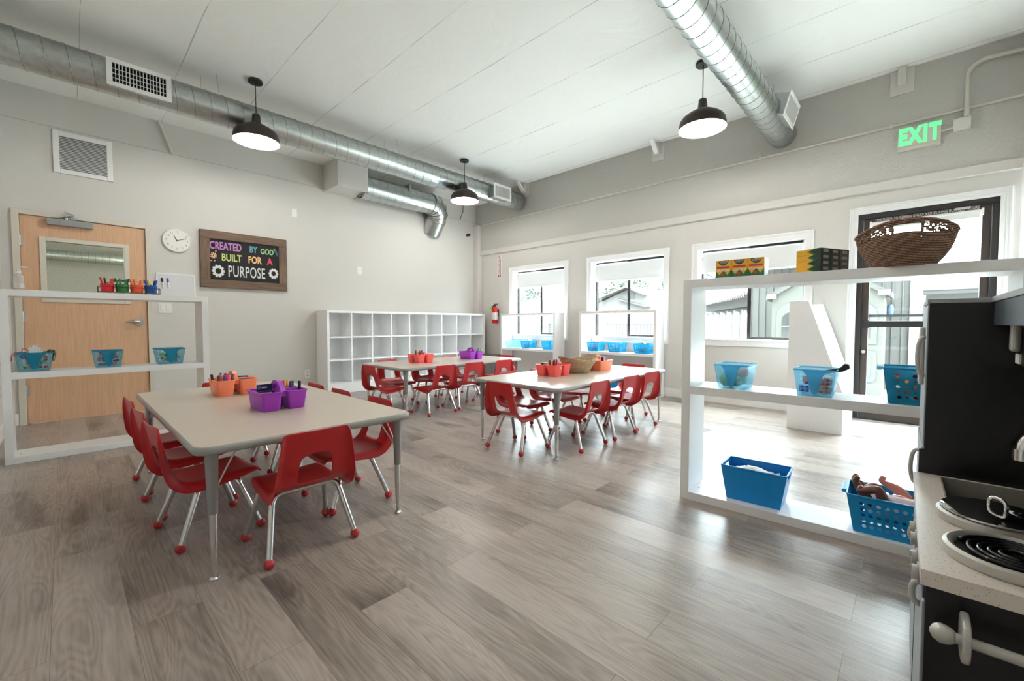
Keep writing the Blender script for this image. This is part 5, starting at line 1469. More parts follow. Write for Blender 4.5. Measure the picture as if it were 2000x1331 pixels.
# baby dolls: one skinned body each
def doll(loc, rz, skin, cloth, label, kneeL, footL, kneeR, footR):
    e = empty('baby_doll', loc, label, 'doll', 'baby dolls in the blue basket', radians(rz))
    me = bpy.data.meshes.new('doll_body')
    V = [(0, 0, 0), (0, 0, 0.05), (0.0, 0.0, 0.088), (0, 0, 0.105), (0, -0.004, 0.135), (0, -0.002, 0.158),
         (0.026, 0, -0.012), kneeR, footR, (0.030, 0, -0.016) if False else (0.034, -0.004, 0.085), (0.062, -0.03, 0.07), (0.07, -0.055, 0.085),
         (-0.026, 0, -0.012), kneeL, footL, (-0.034, -0.004, 0.085), (-0.062, -0.03, 0.07), (-0.07, -0.055, 0.085)]
    toeR = tuple(Vector(footR) + Vector((0, -0.020, 0.012))); toeL = tuple(Vector(footL) + Vector((0, -0.020, 0.012)))
    V += [toeR, toeL]
    E_ = [(0, 1), (1, 2), (2, 3), (3, 4), (4, 5), (0, 6), (6, 7), (7, 8), (8, 18), (0, 12), (12, 13), (13, 14), (14, 19), (2, 9), (9, 10), (10, 11), (2, 15), (15, 16), (16, 17)]
    R_ = [.034, .036, .026, .015, .036, .026, .021, .018, .012, .015, .012, .010, .021, .018, .012, .015, .012, .010, .009, .009]
    me.from_pydata(V, E_, [])
    o = bpy.data.objects.new('doll_body', me); COL.objects.link(o)
    md = o.modifiers.new('skin', 'SKIN'); md.use_smooth_shade = True
    for i, v in enumerate(me.skin_vertices[0].data): v.radius = (R_[i], R_[i]); v.use_root = (i == 0)
    o.modifiers.new('sub', 'SUBSURF').render_levels = 2; o.modifiers['sub'].levels = 2
    apply_mods(o)
    for p in o.data.polygons: p.use_smooth = True
    o.data.materials.clear(); o.data.materials.append(skin)
    o.parent = e
    MB().lathe([(0.03, -0.035), (0.042, -0.01), (0.043, 0.03), (0.040, 0.06), (0.032, 0.086), (0.02, 0.098)], 20).build('romper', cloth, e, smooth=True, solid=0.002)
    f = MB()
    for sx_ in (-1, 1): f.ball((sx_ * 0.012, -0.036, 0.140), 0.0035, 8)
    f.build('eyes', M_black, e); MB().ball((0, -0.040, 0.130), 0.004, 8).build('nose', skin, e, smooth=True)
    for sx_ in (-1, 1): MB().ball((sx_ * 0.036, 0.0, 0.134), 0.008, 8, sx=.5).build('ear', skin, e, smooth=True)
    e.scale = (1.22, 1.22, 1.22)
    return e
M_bskin = mat('brown_doll_vinyl', srgb(112, 66, 50), 0.4); M_pskin = mat('pink_doll_vinyl', srgb(226, 150, 138), 0.4)
M_rom = mat('white_printed_romper', srgb(226, 212, 218), 0.8, var=0.08, vscale=120)
RZ = radians(-177.4)
def lay(d, tilt=-90, rz=RZ, ry=0): d.rotation_euler = (radians(tilt), radians(ry), rz)
D1 = doll(onR(0.885, 0.10, 0.165), 0, M_bskin, M_rom, 'brown baby doll lying in the blue basket with its knees drawn up', (-0.038, -0.062, -0.040), (-0.030, -0.030, -0.088), (0.036, -0.070, -0.030), (0.024, -0.045, -0.090))
lay(D1)
D2 = doll(onR(0.985, 0.155, 0.155), 0, M_pskin, M_rom, 'pink baby doll lying in the blue basket with one leg raised', (-0.036, -0.060, -0.050), (-0.040, -0.085, -0.100), (0.036, -0.050, -0.045), (0.040, -0.040, -0.10))
lay(D2, -84)
D3 = doll(onR(0.845, 0.185, 0.130), 0, M_bskin, M_rom, 'second brown baby doll with its foot over the left end of the blue basket', (-0.030, -0.055, -0.045), (-0.034, -0.080, -0.075), (0.030, -0.050, -0.045), (0.034, -0.092, -0.070))
lay(D3)
# window shelf baskets
gw = 'blue baskets on the window shelves'
Z1 = 0.5697; Z2 = 0.5837
UB = [(-1.10, Z1, T_pale, 'pale clear blue basket on the corner window shelf, left of three', False, ('blue',)), (-1.475, Z1, T_blue, 'blue perforated basket on the corner window shelf, middle of three', True, ('white', 'green', 'brown', 'pink')), (-1.93, Z1, T_blue, 'blue perforated basket on the corner window shelf, right of three', True, ('blue', 'navy')),
      (-2.80, Z2, T_blue, 'blue perforated basket with red pieces on the middle window shelf, left of three', True, ('red', 'pink', 'white', 'coral')), (-3.15, Z2, T_blue, 'blue perforated basket with white pieces on the middle window shelf, centre of three', True, ('white', 'pink', 'peach', 'green')), (-3.56, Z2, T_blue, 'blue perforated basket of dark pieces with a yellow top on the middle window shelf', True, ('plum', 'navy', 'grey', 'olive'))]
for i, (y, z, mt, lab, hol, cols) in enumerate(UB):
    basket((-0.165, y, z), -90, 0.20 if i != 5 else 0.235, 0.20, 0.13, mt, lab, gw, hole=(7, 5, 'round'), front_holes=hol, taper=0.82, tongue=None)
    toys((-0.165, y, z + 0.002), -90, 0.13, 0.13, 0.140 if i not in (0, 2) else 0.04, tm_(*cols), lab.split(' basket')[0].replace('perforated', 'basket').strip() + ' contents: small ' + ' and '.join(cols[:2]) + ' pieces in window basket ' + ['one', 'two', 'three', 'four', 'five', 'six'][i], 40 if i not in (0, 2) else 8, 20 + i)
yb = empty('toy_duck', (-0.17, -3.56, Z2 + 0.125), 'yellow toy piece on top of the right basket of the middle window shelf', 'toy')
MB().ball((0, 0, 0.008), 0.022, 12, 1.2, 1, .8).build('body', mat('toy_yellow', srgb(*CC['yellow']), 0.45), yb, smooth=True)
MB().ball((0, 0.016, 0.026), 0.012, 10).build('head', mat('toy_yellow', srgb(*CC['yellow']), 0.45), yb, smooth=True)
bb2 = empty('storage_bin', (-0.17, -3.08, 0.0385), 'solid blue bin on the bottom board of the middle window shelf', 'bin')
m = MB(); tub(m, -0.10, 0.10, -0.16, 0.16, 0.17, 0.02, 0.02); m.build('bin_body', M_bin, bb2, smooth=True, auto=40)

# ================================================================== MARKER POTS ON THE DOOR SHELF
rk = empty('wire_rack', (-5.21, -1.60, 1.2185), 'black wire rack holding four coloured marker pots', 'rack')
M_wire = mat('black_wire', srgb(30, 32, 34), 0.4)
wr = MB()
for z in (0.012, 0.052):
    wr.tube([(p[0] + 0.0, p[1], z) for p in rrect(0.372, 0.104, 0.012, 3)], 0.0022, 6, closed=True)
for x in (-0.186, 0.186):
    for y in (-0.05, 0.05): wr.tube([(x, y * 0.7, 0.002), (x, y * 0.7, 0.056)], 0.0022, 6)
for x in (-0.09, 0.0, 0.09): wr.tube([(x, -0.052, 0.012), (x, 0.052, 0.012)], 0.0022, 6)
wr.build('wire_frame', M_wire, rk, smooth=True)
MB().tube([(-0.155, 0.05, 0.052), (-0.15, 0.052, 0.075), (-0.09, 0.055, 0.11), (0.11, 0.055, 0.106), (0.15, 0.052, 0.08), (0.155, 0.05, 0.052)], 0.0028, 6).build('carry_handle', M_wire, rk, smooth=True)
MB().tube([(-0.105, 0.055, 0.104), (-0.05, 0.055, 0.111), (-0.01, 0.055, 0.11)], 0.007, 8).build('grip', cm('darkgreen'), rk, smooth=True)
pots = [('red', -5.342, (218, 40, 44), ('red', 'red', 'coral', 'black')), ('green', -5.255, (46, 128, 62), ('green', 'green', 'darkgreen', 'green')), ('orange', -5.167, (234, 92, 56), ('orange', 'orange', 'peach', 'orange')), ('blue', -5.079, (18, 84, 160), ('blue', 'navy', 'blue', 'yellow'))]
for pi_, (nm, x, c, ms_) in enumerate(pots):
    e = empty('marker_pot', (x, -1.60, 1.2335), nm + ' plastic marker pot in the wire rack', 'pot', 'marker pots in the wire rack')
    m = MB(); m.lathe([(0.0, 0.0), (0.036, 0.0), (0.038, 0.003), (0.0425, 0.058), (0.0435, 0.062), (0.041, 0.062), (0.036, 0.005), (0.0, 0.004)], 24)
    m.build('pot_body', mat('pot_' + nm, srgb(*c), 0.4), e, smooth=True, auto=40)
    lean = [(-0.034, 0.0), (0.022, -0.01), (0.036, 0.006), (-0.012, 0.014)]
    wh = ['leaning left', 'leaning right', 'at the far right', 'at the back']
    for k in range(4):
        bx, by = lean[k][0] * 0.35, lean[k][1] * 0.4 - 0.006
        stick((x + bx, -1.60 + by, 1.2385), (x + lean[k][0] * 1.15, -1.60 + lean[k][1] * 1.4, 1.2385 + 0.105 - 0.006 * (k == 1)), ms_[k], '%s marker %s in the %s pot on the door shelf' % (ms_[k].replace('darkgreen', 'dark green'), wh[k], nm), 'markers in the pots on the door shelf', r=0.0068, cap=0.052)
# hand sanitiser
hs = empty('pump_bottle', (-5.80, -1.585, 1.2185), 'clear pump bottle of sanitizer at the left end of the door shelf', 'bottle')
T_bot = translucent('clear_bottle_plastic', (0.78, 0.76, 0.74), 0.45)
MB().lathe([(0.0, 0), (0.024, 0.0), (0.026, 0.006), (0.026, 0.085), (0.022, 0.105), (0.013, 0.118), (0.013, 0.126), (0.0, 0.126)], 24).build('bottle', T_bot, hs, smooth=True, auto=40)
MB().lathe([(0.0265, 0.015), (0.0265, 0.05)], 24).build('label_band', mat('clear_label', srgb(200, 196, 192), 0.6), hs, smooth=True)
MB().cyl((0, 0, 0.12), (0, 0, 0.138), 0.016, 16).cyl((0, 0, 0.138), (0, 0, 0.165), 0.005, 10).box(-0.012, 0.046, -0.008, 0.008, 0.163, 0.173).build('pump', mat('pump_white', srgb(220, 214, 206), 0.5), hs)

# ================================================================== PLAY KITCHEN
KX0, KX1, KX2 = -4.547, -3.883, -3.545
KF, KB = -6.252, -6.66
kt = empty('play_kitchen', (KX0, KF, 0), 'black wooden play kitchen with pale counter, sink, burners and fridge at the right edge', 'play kitchen', None, radians(1.0))
M_kb = mat('black_kitchen_board', srgb(11, 11, 13), 0.35)
M_ks = mat('slate_kitchen_board', srgb(60, 66, 74), 0.4)
def speckle():
    m = bpy.data.materials.new('speckled_counter'); m.use_nodes = True
    nt = m.node_tree; L = nt.links.new; N = nt.nodes.new; b = nt.nodes['Principled BSDF']
    tc = N('ShaderNodeTexCoord'); mp = N('ShaderNodeMapping'); mp.inputs['Scale'].default_value = (1, 1.8, 1); mp.inputs['Rotation'].default_value = (0, 0, 0.5)
    v = N('ShaderNodeTexVoronoi'); v.inputs['Scale'].default_value = 120
    L(tc.outputs['Object'], mp.inputs[0]); L(mp.outputs[0], v.inputs['Vector'])
    r = N('ShaderNodeValToRGB'); r.color_ramp.elements[0].position = 0.16; r.color_ramp.elements[0].color = srgb(176, 164, 152); r.color_ramp.elements[1].position = 0.2; r.color_ramp.elements[1].color = srgb(226, 216, 206)
    L(v.outputs['Distance'], r.inputs['Fac']); L(r.outputs['Color'], b.inputs['Base Color']); b.inputs['Roughness'].default_value = 0.35
    return m
M_cnt = speckle()
KD = KB - KF           # depth (negative y)
KL = KX1 - KX0
FZ = 1.04
def K(nm, m, mt, par=kt, **kw): return m.build(nm, mt, par, **kw)
# counter with a sink cut-out (local x from the near end)
sx0, sx1, sy0, sy1 = 0.445, 0.645, -0.235, -0.05
c = MB().box(-0.012, sx0, KD, 0.004, 0.522, 0.55).box(sx1, KL, KD, 0.004, 0.522, 0.55).box(sx0, sx1, sy1, 0.004, 0.522, 0.55).box(sx0, sx1, KD, sy0, 0.522, 0.55)
K('counter', c, M_cnt, bevel=0.0)
sk = MB().box(sx0, sx1, sy0, sy1, 0.48, 0.483)
for (a, b_, c_, d_) in ((sx0, sx0 + 0.003, sy0, sy1), (sx1 - 0.003, sx1, sy0, sy1), (sx0, sx1, sy0, sy0 + 0.003), (sx0, sx1, sy1 - 0.003, sy1)): sk.box(a, b_, c_, d_, 0.48, 0.552)
so = K('sink', sk, mat('dull_sink_steel', srgb(168, 162, 152), 0.45, metal=0.35))
K('drain', MB().cyl(((sx0 + sx1) / 2, (sy0 + sy1) / 2, 0.483), ((sx0 + sx1) / 2, (sy0 + sy1) / 2, 0.486), 0.018, 20), M_chrome, so, smooth=True, auto=40)
K('near_side_panel', MB().box(0.0, 0.014, KD, -0.004, 0.02, 0.522), M_kb)
K('base_cabinet', MB().box(0.014, KL, KD, -0.03, 0.02, 0.50).box(0.014, KL, KD + 0.02, -0.04, 0.0, 0.02), M_kb)
# doors and drawers seen edge on along the front
def front(nm, x0, x1, z0, z1, mt, y0=-0.022, y1=0.0):
    return K(nm, MB().box(x0, x1, y0, y1, z0, z1), mt, bevel=0.002)
M_kgrey = mat('light_grey_kitchen_door', srgb(150, 156, 160), 0.4)
ov = front('oven_door', 0.012, 0.33, 0.06, 0.482, M_kgrey)
sd = front('sink_door', 0.336, KL - 0.004, 0.06, 0.482, M_kgrey)
cp = front('control_panel', 0.012, KL - 0.004, 0.486, 0.521, M_ks)
K('door_edge', MB().box(0.33, 0.336, -0.02, 0.001, 0.06, 0.482), M_kb)
def arc_handle(nm, par, x, z0, z1, bulge, mt=M_silver, r=0.0075, y0=0.0):
    zc_ = (z0 + z1) / 2; h = (z1 - z0) / 2
    pts = [(x, y0 - 0.004, z0)] + [(x, y0 + bulge * sin(pi * i / 12) ** 0.6, zc_ - h * cos(pi * i / 12)) for i in range(1, 12)] + [(x, y0 - 0.004, z1)]
    return K(nm, MB().tube(pts, r, 10), mt, par, smooth=True)
arc_handle('door_handle', ov, 0.097, 0.434, 0.478, 0.013, r=0.0055, y0=-0.001)
arc_handle('door_handle', sd, 0.397, 0.445, 0.478, 0.013, r=0.005, y0=-0.001)
for x in (0.085, 0.155, 0.26, 0.33):
    K('stove_knob', MB().cyl((x, 0.0, 0.500), (x, 0.006, 0.500), 0.020, 24).cyl((x, 0.006, 0.500), (x, 0.013, 0.500), 0.014, 20).box(x - 0.002, x + 0.002, 0.013, 0.015, 0.500, 0.513), M_silver, cp, smooth=True, auto=40)
# burners
def burner(x, y):
    e_ = K('burner_ring', MB().lathe([(0.0, 0.551), (0.088, 0.551), (0.090, 0.556), (0.090, 0.568), (0.084, 0.572), (0.076, 0.568), (0.074, 0.560)], 48, c=(x, y, 0)), M_silver, smooth=True, auto=50)
    K('burner_well', MB().lathe([(0.075, 0.561), (0.0, 0.561)], 40, c=(x, y, 0)), M_black, e_, smooth=True)
    cm_ = MB(); pts = []
    for i in range(120):
        a = i / 119 * 2 * pi * 4.2; r_ = 0.012 + 0.056 * i / 119
        pts.append((x + r_ * cos(a), y + r_ * sin(a), 0.567))
    K('heating_coil', cm_.tube(pts, 0.0042, 8), mat('glossy_black_coil', srgb(14, 14, 15), 0.18), e_, smooth=True)
burner(0.115, -0.118); burner(0.318, -0.118)
# towel rail on the near end
tr = K('towel_rail', MB().cyl((-0.046, -0.032, 0.465), (-0.046, -0.36, 0.465), 0.0085, 16), M_silver, smooth=True, auto=40)
K('rail_finial', MB().tube([(-0.046, -0.038, 0.465), (-0.046, -0.034, 0.465), (-0.046, -0.028, 0.465), (-0.046, -0.020, 0.465), (-0.046, -0.012, 0.465), (-0.046, -0.008, 0.465)], [0.0095, 0.0125, 0.0150, 0.0155, 0.011, 0.003], 18), M_silver, tr, smooth=True)
for y_ in (-0.050, -0.34):
    K('rail_bracket', MB().prism([(p[0] - 0.036, p[1] + 0.466) for p in rrect(0.074, 0.072, 0.028, 6)], 'y', y_ - 0.005, y_ + 0.005), M_silver, tr, bevel=0.003)
# faucet
fx0, fy0 = 0.60, -0.30
K('faucet', MB().cyl((fx0, fy0, 0.55), (fx0, fy0, 0.56), 0.022, 20).tube([(fx0, fy0, 0.55), (fx0, fy0, 0.66)] + bez((fx0, fy0, 0.66), (fx0, fy0, 0.72), (fx0, fy0 + 0.055, 0.718), 6)[1:] + bez((fx0, fy0 + 0.055, 0.718), (fx0, fy0 + 0.105, 0.715), (fx0, fy0 + 0.108, 0.668), 6)[1:] + [(fx0, fy0 + 0.108, 0.65)], 0.0145, 14)
  .cyl((fx0, fy0 + 0.108, 0.668), (fx0, fy0 + 0.108, 0.640), 0.0185, 16), M_chrome, smooth=True, auto=40)
# backsplash, header and microwave cupboard
K('back_panel', MB().box(0.0, KL, KD, KD + 0.014, 0.55, FZ), M_kb)
K('header_board', MB().box(0.0, KL, -0.155, -0.140, 0.978, FZ), M_ks)
K('top_board', MB().box(-0.012, KL, KD, -0.135, FZ, FZ + 0.014), M_kgrey, bevel=0.001)
K('upper_near_panel', MB().box(0.0, 0.014, KD, -0.17, 0.55, FZ), M_kb)
mw = K('microwave', MB().box(0.10, KL - 0.002, KD + 0.014, -0.19, 0.871, 1.03), M_ks, bevel=0.002)
K('microwave_door', MB().box(0.11, KL - 0.006, -0.190, -0.180, 0.878, 1.025), M_kb, mw, bevel=0.002)
K('microwave_handle', MB().box(KL - 0.085, KL - 0.060, -0.180, -0.160, 0.912, 1.010), M_silver, mw, bevel=0.008, segs=3)
K('button_strip', MB().box(KL - 0.08, KL - 0.03, -0.180, -0.176, 0.882, 0.906), M_paper, mw)
# fridge
FW = KX2 - KX0
K('fridge_near_side', MB().box(KL, KL + 0.014, KD, -0.016, 0.0, FZ), M_kb, bevel=0.0015)
K('fridge_body', MB().box(KL + 0.014, FW, KD, -0.03, 0.0, FZ - 0.002), M_kb)
K('fridge_top', MB().box(KL, FW, KD, -0.012, FZ, FZ + 0.012), M_kgrey, bevel=0.001)
fd = front('fridge_door', KL + 0.006, FW, 0.63, FZ - 0.004, M_kgrey, -0.03, -0.013)
fz = front('freezer_door', KL + 0.006, FW, 0.03, 0.624, M_kgrey, -0.03, -0.010)
K('door_edge', MB().box(KL, KL + 0.006, -0.03, -0.006, 0.03, 0.62), M_kb, fz)
arc_handle('door_handle', fd, KL + 0.05, 0.828, 0.943, 0.016, r=0.0055, y0=-0.012)
K('handle_plate', MB().box(KL + 0.10, KL + 0.20, -0.014, -0.001, 0.795, 0.971), M_silver, fd, bevel=0.004)
arc_handle('door_handle', fz, KL + 0.05, 0.502, 0.606, 0.020, r=0.0055, y0=-0.010)
lid = empty('pot_lid', (0, 0, 0), 'shiny steel toy pot lid lying on the rear burner of the play kitchen', 'pot lid', None, radians(40))
lid.location = (KX0 + 0.318, KF - 0.115, 0.5725)
M_mirror = mat('polished_steel', (0.72, 0.72, 0.72), 0.08, metal=1.0)
MB().lathe([(0.082, 0.0), (0.086, 0.002), (0.086, 0.006), (0.078, 0.008), (0.05, 0.013), (0.0, 0.016)], 48).build('lid_disc', M_mirror, lid, smooth=True, auto=50)
MB().tube([(-0.017, 0, 0.014)] + [(-0.017 * cos(pi * i / 14), 0, 0.026 + 0.012 * sin(pi * i / 14)) for i in range(15)] + [(0.017, 0, 0.014)], 0.0036, 12).build('lid_handle', M_mirror, lid, smooth=True)
# ================================================================== OUTDOORS
M_conc = mat('pale_concrete', srgb(190, 188, 182), 0.9, bump=0.2, bscale=20)
struct(MB().box(0.2, 40, -30, 45, -0.2, -0.06).build('ground', M_conc))
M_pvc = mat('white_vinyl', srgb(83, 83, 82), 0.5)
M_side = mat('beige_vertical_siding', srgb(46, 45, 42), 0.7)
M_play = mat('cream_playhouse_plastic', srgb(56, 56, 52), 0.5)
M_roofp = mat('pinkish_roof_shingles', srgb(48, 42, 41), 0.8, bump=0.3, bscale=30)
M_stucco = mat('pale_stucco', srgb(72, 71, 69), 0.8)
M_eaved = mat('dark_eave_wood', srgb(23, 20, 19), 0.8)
# annex shed with vertical boards just outside the door
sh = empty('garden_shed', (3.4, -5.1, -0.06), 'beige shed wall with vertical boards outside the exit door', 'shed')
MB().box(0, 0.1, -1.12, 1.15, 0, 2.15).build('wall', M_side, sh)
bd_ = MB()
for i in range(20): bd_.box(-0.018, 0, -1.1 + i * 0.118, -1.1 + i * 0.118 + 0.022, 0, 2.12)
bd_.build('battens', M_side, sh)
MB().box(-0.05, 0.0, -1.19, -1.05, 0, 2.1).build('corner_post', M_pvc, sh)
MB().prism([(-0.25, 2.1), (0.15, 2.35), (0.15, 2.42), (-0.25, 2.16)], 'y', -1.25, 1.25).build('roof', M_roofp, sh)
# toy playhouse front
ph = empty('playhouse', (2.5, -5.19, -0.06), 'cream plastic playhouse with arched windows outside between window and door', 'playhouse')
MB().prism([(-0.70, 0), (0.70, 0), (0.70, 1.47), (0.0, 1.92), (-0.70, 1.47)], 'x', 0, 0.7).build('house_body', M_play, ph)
rf = MB()
for s_ in (-1, 1):
    rf.prism([(s_ * 0.78, 1.42), (s_ * 0.78, 1.50), (0, 1.99), (0, 1.91)], 'x', -0.06, 0.76)
rf.build('gable_roof', M_side, ph)
for s_ in (-1, 1):
    MB().box(-0.075, -0.04, s_ * 0.70 - 0.07, s_ * 0.70 + 0.07, 1.455, 1.53).build('eave_block', M_pvc, ph)
def arch_panel(yc, w_, z0, z1, rise, x, th, name, m_, par):
    pts = [(yc - w_ / 2, z0), (yc + w_ / 2, z0), (yc + w_ / 2, z1)]
    pts += [(yc + w_ / 2 * cos(pi * i / 10), z1 + rise * sin(pi * i / 10)) for i in range(1, 10)] + [(yc - w_ / 2, z1)]
    return MB().prism(pts, 'x', x - th, x).build(name, m_, par, bevel=0.006)
M_win = mat('playhouse_window_grey', srgb(30, 31, 31), 0.25)
for s_ in (-1, 1):
    f = arch_panel(s_ * 0.40, 0.46, 0.75, 1.16, 0.22, 0.0, 0.025, 'window_arch', M_play, ph)
    arch_panel(s_ * 0.40, 0.31, 0.84, 1.10, 0.14, -0.025, 0.008, 'window_opening', M_win, f)
    MB().box(-0.045, -0.03, s_ * 0.40 - 0.16, s_ * 0.40 + 0.16, 0.99, 1.01).box(-0.045, -0.03, s_ * 0.40 - 0.008, s_ * 0.40 + 0.008, 0.84, 1.24).build('window_bars', M_play, f)
    MB().prism([(p[0] + s_ * 0.40, p[1] + 0.42) for p in rrect(0.46, 0.46, 0.06)], 'x', -0.02, 0).build('lower_panel', M_play, ph, bevel=0.006)
    MB().prism([(p[0] + s_ * 0.40, p[1] + 0.42) for p in rrect(0.34, 0.34, 0.05)], 'x', -0.032, -0.018).build('lower_panel_inset', M_play, ph, bevel=0.006)
pb = empty('blue_toy', (3.3, -5.93, 1.20), 'pale blue ornament hanging on the shed wall outside the exit door', 'ornament')
MB().ball((0, 0, 0), 0.05, 12, .4, .9, 1.9).build('body', mat('pale_blue_toy', srgb(37, 64, 84), 0.5), pb, smooth=True)
# white arched vinyl fence under a low tiled eave
fe = empty('vinyl_fence', (0, 0, -0.06), 'white vinyl fence with arched tops under a tiled eave outside the window by the door', 'fence')
A = Vector((9.2, -0.85, 0)); B = Vector((4.0, -3.78, 0)); dr = (B - A); Lf = dr.length; dr.normalize(); nf = Vector((-dr.y, dr.x, 0))
ang_f = math.atan2(dr.y, dr.x)
RF = Matrix.Translation(A) @ Matrix.Rotation(ang_f, 4, 'Z')
npan = 9
for i in range(npan):
    x0 = Lf * i / npan + 0.04; x1 = Lf * (i + 1) / npan - 0.04; xc = (x0 + x1) / 2; hw_ = (x1 - x0) / 2
    pts = [(x0, 0), (x1, 0), (x1, 1.10)] + [(xc + hw_ * cos(pi * q / 8), 1.10 + 0.22 * sin(pi * q / 8)) for q in range(1, 8)] + [(x0, 1.10)]
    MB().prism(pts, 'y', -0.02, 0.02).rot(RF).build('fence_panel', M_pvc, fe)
pm = MB()
for i in range(npan + 1): pm.box(Lf * i / npan - 0.04, Lf * i / npan + 0.04, 0.02, 0.10, 0, 1.35)
pm.rot(RF).build('fence_posts', M_pvc, fe)
ev = empty('tiled_eave', (0, 0, 0), 'pinkish tiled roof edge with a dark underside outside the window by the door', 'roof')
MB().prism([(-0.1, 1.58), (0.0, 1.56), (1.9, 2.25), (1.9, 2.35), (-0.05, 1.70)], 'x', -0.4, Lf + 0.1).rot(RF).build('roof', M_roofp, ev)
sc2 = MB()
for i in range(38):
    x = Lf * i / 38
    sc2.cyl((x + 0.07, -0.12, 1.585), (x + 0.07, 0.35, 1.70), 0.065, 8)
sc2.rot(RF).build('tile_edge', mat('faded_clay_tile', srgb(47, 39, 35), 0.8), ev)
MB().box(-0.4, Lf, 0.25, 0.45, 1.38, 1.62).rot(RF).build('eave_beam', M_eaved, ev)
MB().box(-0.4, Lf, 0.5, 0.6, -0.06, 1.7).rot(RF).build('back_wall', M_stucco, ev)
# black railing, boundary wall, gabled house, low roofs
rl = empty('metal_railing', (8.0, 2.0, -0.06), 'dark metal railing outside the middle window', 'railing')
MB().box(-0.02, 0.02, -2.8, 2.6, 1.0, 1.045).box(-0.02, 0.02, -2.8, 2.6, 0.12, 0.16).build('rails', mat('grey_railing', srgb(16, 17, 18), 0.5), rl)
bm_ = MB()
for i in range(42): bm_.box(-0.012, 0.012, -2.8 + i * 0.1288, -2.8 + i * 0.1288 + 0.024, 0.12, 1.02)
bm_.build('balusters', mat('grey_railing', srgb(16, 17, 18), 0.5), rl)
MB().box(-0.04, 0.04, -0.1, -0.01, 0, 1.08).build('rail_post', mat('grey_railing', srgb(16, 17, 18), 0.5), rl)
MB().box(-0.04, 0.04, 2.55, 2.64, 0, 1.08).build('rail_post', mat('grey_railing', srgb(16, 17, 18), 0.5), rl)
struct(MB().box(13.0, 13.2, -12, 26, -0.1, 1.55).build('wall_boundary', M_stucco))
hs_ = empty('gabled_house', (16, 5.3, -0.06), 'pale house with a gable and small attic vent outside the middle window', 'house')
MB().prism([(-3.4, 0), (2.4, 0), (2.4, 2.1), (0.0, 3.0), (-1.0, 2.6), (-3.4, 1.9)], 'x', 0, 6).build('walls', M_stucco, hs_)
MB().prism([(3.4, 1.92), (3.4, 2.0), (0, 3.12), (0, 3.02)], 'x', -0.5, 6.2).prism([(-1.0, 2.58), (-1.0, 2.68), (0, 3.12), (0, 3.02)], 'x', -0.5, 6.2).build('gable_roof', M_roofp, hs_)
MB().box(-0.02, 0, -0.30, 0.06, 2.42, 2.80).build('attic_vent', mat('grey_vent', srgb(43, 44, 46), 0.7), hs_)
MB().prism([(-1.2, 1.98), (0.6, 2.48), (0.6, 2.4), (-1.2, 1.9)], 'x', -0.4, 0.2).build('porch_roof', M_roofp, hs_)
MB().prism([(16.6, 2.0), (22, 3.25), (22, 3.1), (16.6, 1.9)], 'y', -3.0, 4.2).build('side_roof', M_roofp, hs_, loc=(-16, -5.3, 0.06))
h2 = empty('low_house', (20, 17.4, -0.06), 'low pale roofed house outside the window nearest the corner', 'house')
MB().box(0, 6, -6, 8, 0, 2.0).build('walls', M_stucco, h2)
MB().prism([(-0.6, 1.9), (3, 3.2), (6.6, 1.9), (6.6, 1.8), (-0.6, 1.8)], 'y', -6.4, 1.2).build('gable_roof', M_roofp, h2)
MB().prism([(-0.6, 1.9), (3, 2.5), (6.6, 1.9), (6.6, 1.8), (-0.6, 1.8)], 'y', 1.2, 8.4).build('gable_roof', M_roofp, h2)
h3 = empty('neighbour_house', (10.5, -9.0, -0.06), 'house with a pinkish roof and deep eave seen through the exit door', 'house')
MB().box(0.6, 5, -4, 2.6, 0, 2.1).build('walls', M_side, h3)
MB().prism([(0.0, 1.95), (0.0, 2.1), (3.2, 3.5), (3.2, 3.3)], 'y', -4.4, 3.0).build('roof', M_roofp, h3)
MB().box(0.02, 0.6, -4.3, 2.9, 1.85, 1.97).build('soffit', M_eaved, h3)
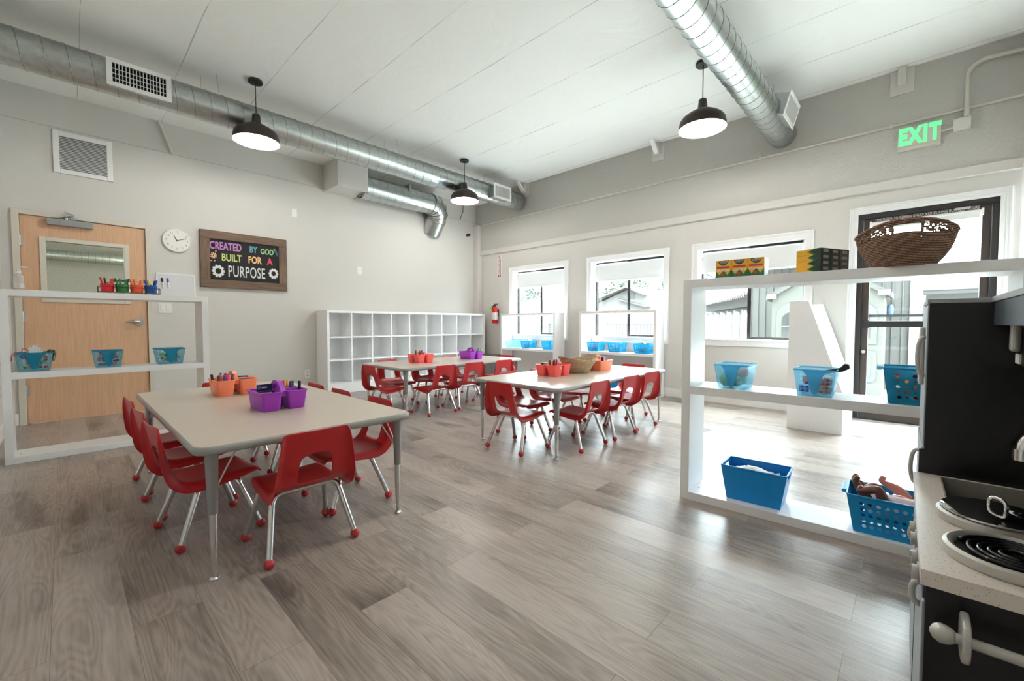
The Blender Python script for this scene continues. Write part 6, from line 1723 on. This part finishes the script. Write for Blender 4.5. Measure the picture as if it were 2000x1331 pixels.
# trees: trunk, limbs and leaf clusters
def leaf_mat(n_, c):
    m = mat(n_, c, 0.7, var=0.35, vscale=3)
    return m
def tree(x, y, h, r, m_, label, seed, n_leaf=900, bare=False):
    rnd = random.Random(seed)
    e = empty('leafy_tree' if not bare else 'thin_tree', (x, y, -0.06), label, 'tree', 'trees beyond the houses')
    t = MB(); t.tube([(0, 0, 0), (0.05, 0, h * 0.4), (0, 0.05, h * 0.8)], [0.16, 0.12, 0.04], 8)
    for i in range(9):
        a = rnd.uniform(0, 6.28); z0 = h * rnd.uniform(0.35, 0.7)
        t.tube([(0, 0, z0), (r * 0.35 * cos(a), r * 0.35 * sin(a), z0 + r * 0.35), (r * 0.8 * cos(a), r * 0.8 * sin(a), z0 + r * 0.65)], [0.06, 0.04, 0.015], 6)
    t.build('trunk', mat('pale_bark', srgb(37, 34, 31), 0.9), e)
    m = MB()
    for i in range(n_leaf):
        u = rnd.uniform(-1, 1); a = rnd.uniform(0, 6.28); q = rnd.uniform(0.35, 1.0) ** 0.6
        s_ = math.sqrt(1 - u * u)
        c = Vector((r * q * s_ * cos(a), r * q * s_ * sin(a), h * 0.68 + r * 0.85 * q * u))
        c += Vector((0.25 * r * sin(3 * a + seed), 0.2 * r * cos(2 * a), 0.12 * r * sin(5 * a)))
        L_ = r * rnd.uniform(0.05, 0.10)
        d1_ = Vector((rnd.uniform(-1, 1), rnd.uniform(-1, 1), rnd.uniform(-1, 1))).normalized() * L_
        d2_ = d1_.cross(Vector((rnd.uniform(-1, 1), rnd.uniform(-1, 1), rnd.uniform(-1, 1)))).normalized() * L_ * 0.6
        m.quad(c - d1_, c - d2_, c + d1_, c + d2_)
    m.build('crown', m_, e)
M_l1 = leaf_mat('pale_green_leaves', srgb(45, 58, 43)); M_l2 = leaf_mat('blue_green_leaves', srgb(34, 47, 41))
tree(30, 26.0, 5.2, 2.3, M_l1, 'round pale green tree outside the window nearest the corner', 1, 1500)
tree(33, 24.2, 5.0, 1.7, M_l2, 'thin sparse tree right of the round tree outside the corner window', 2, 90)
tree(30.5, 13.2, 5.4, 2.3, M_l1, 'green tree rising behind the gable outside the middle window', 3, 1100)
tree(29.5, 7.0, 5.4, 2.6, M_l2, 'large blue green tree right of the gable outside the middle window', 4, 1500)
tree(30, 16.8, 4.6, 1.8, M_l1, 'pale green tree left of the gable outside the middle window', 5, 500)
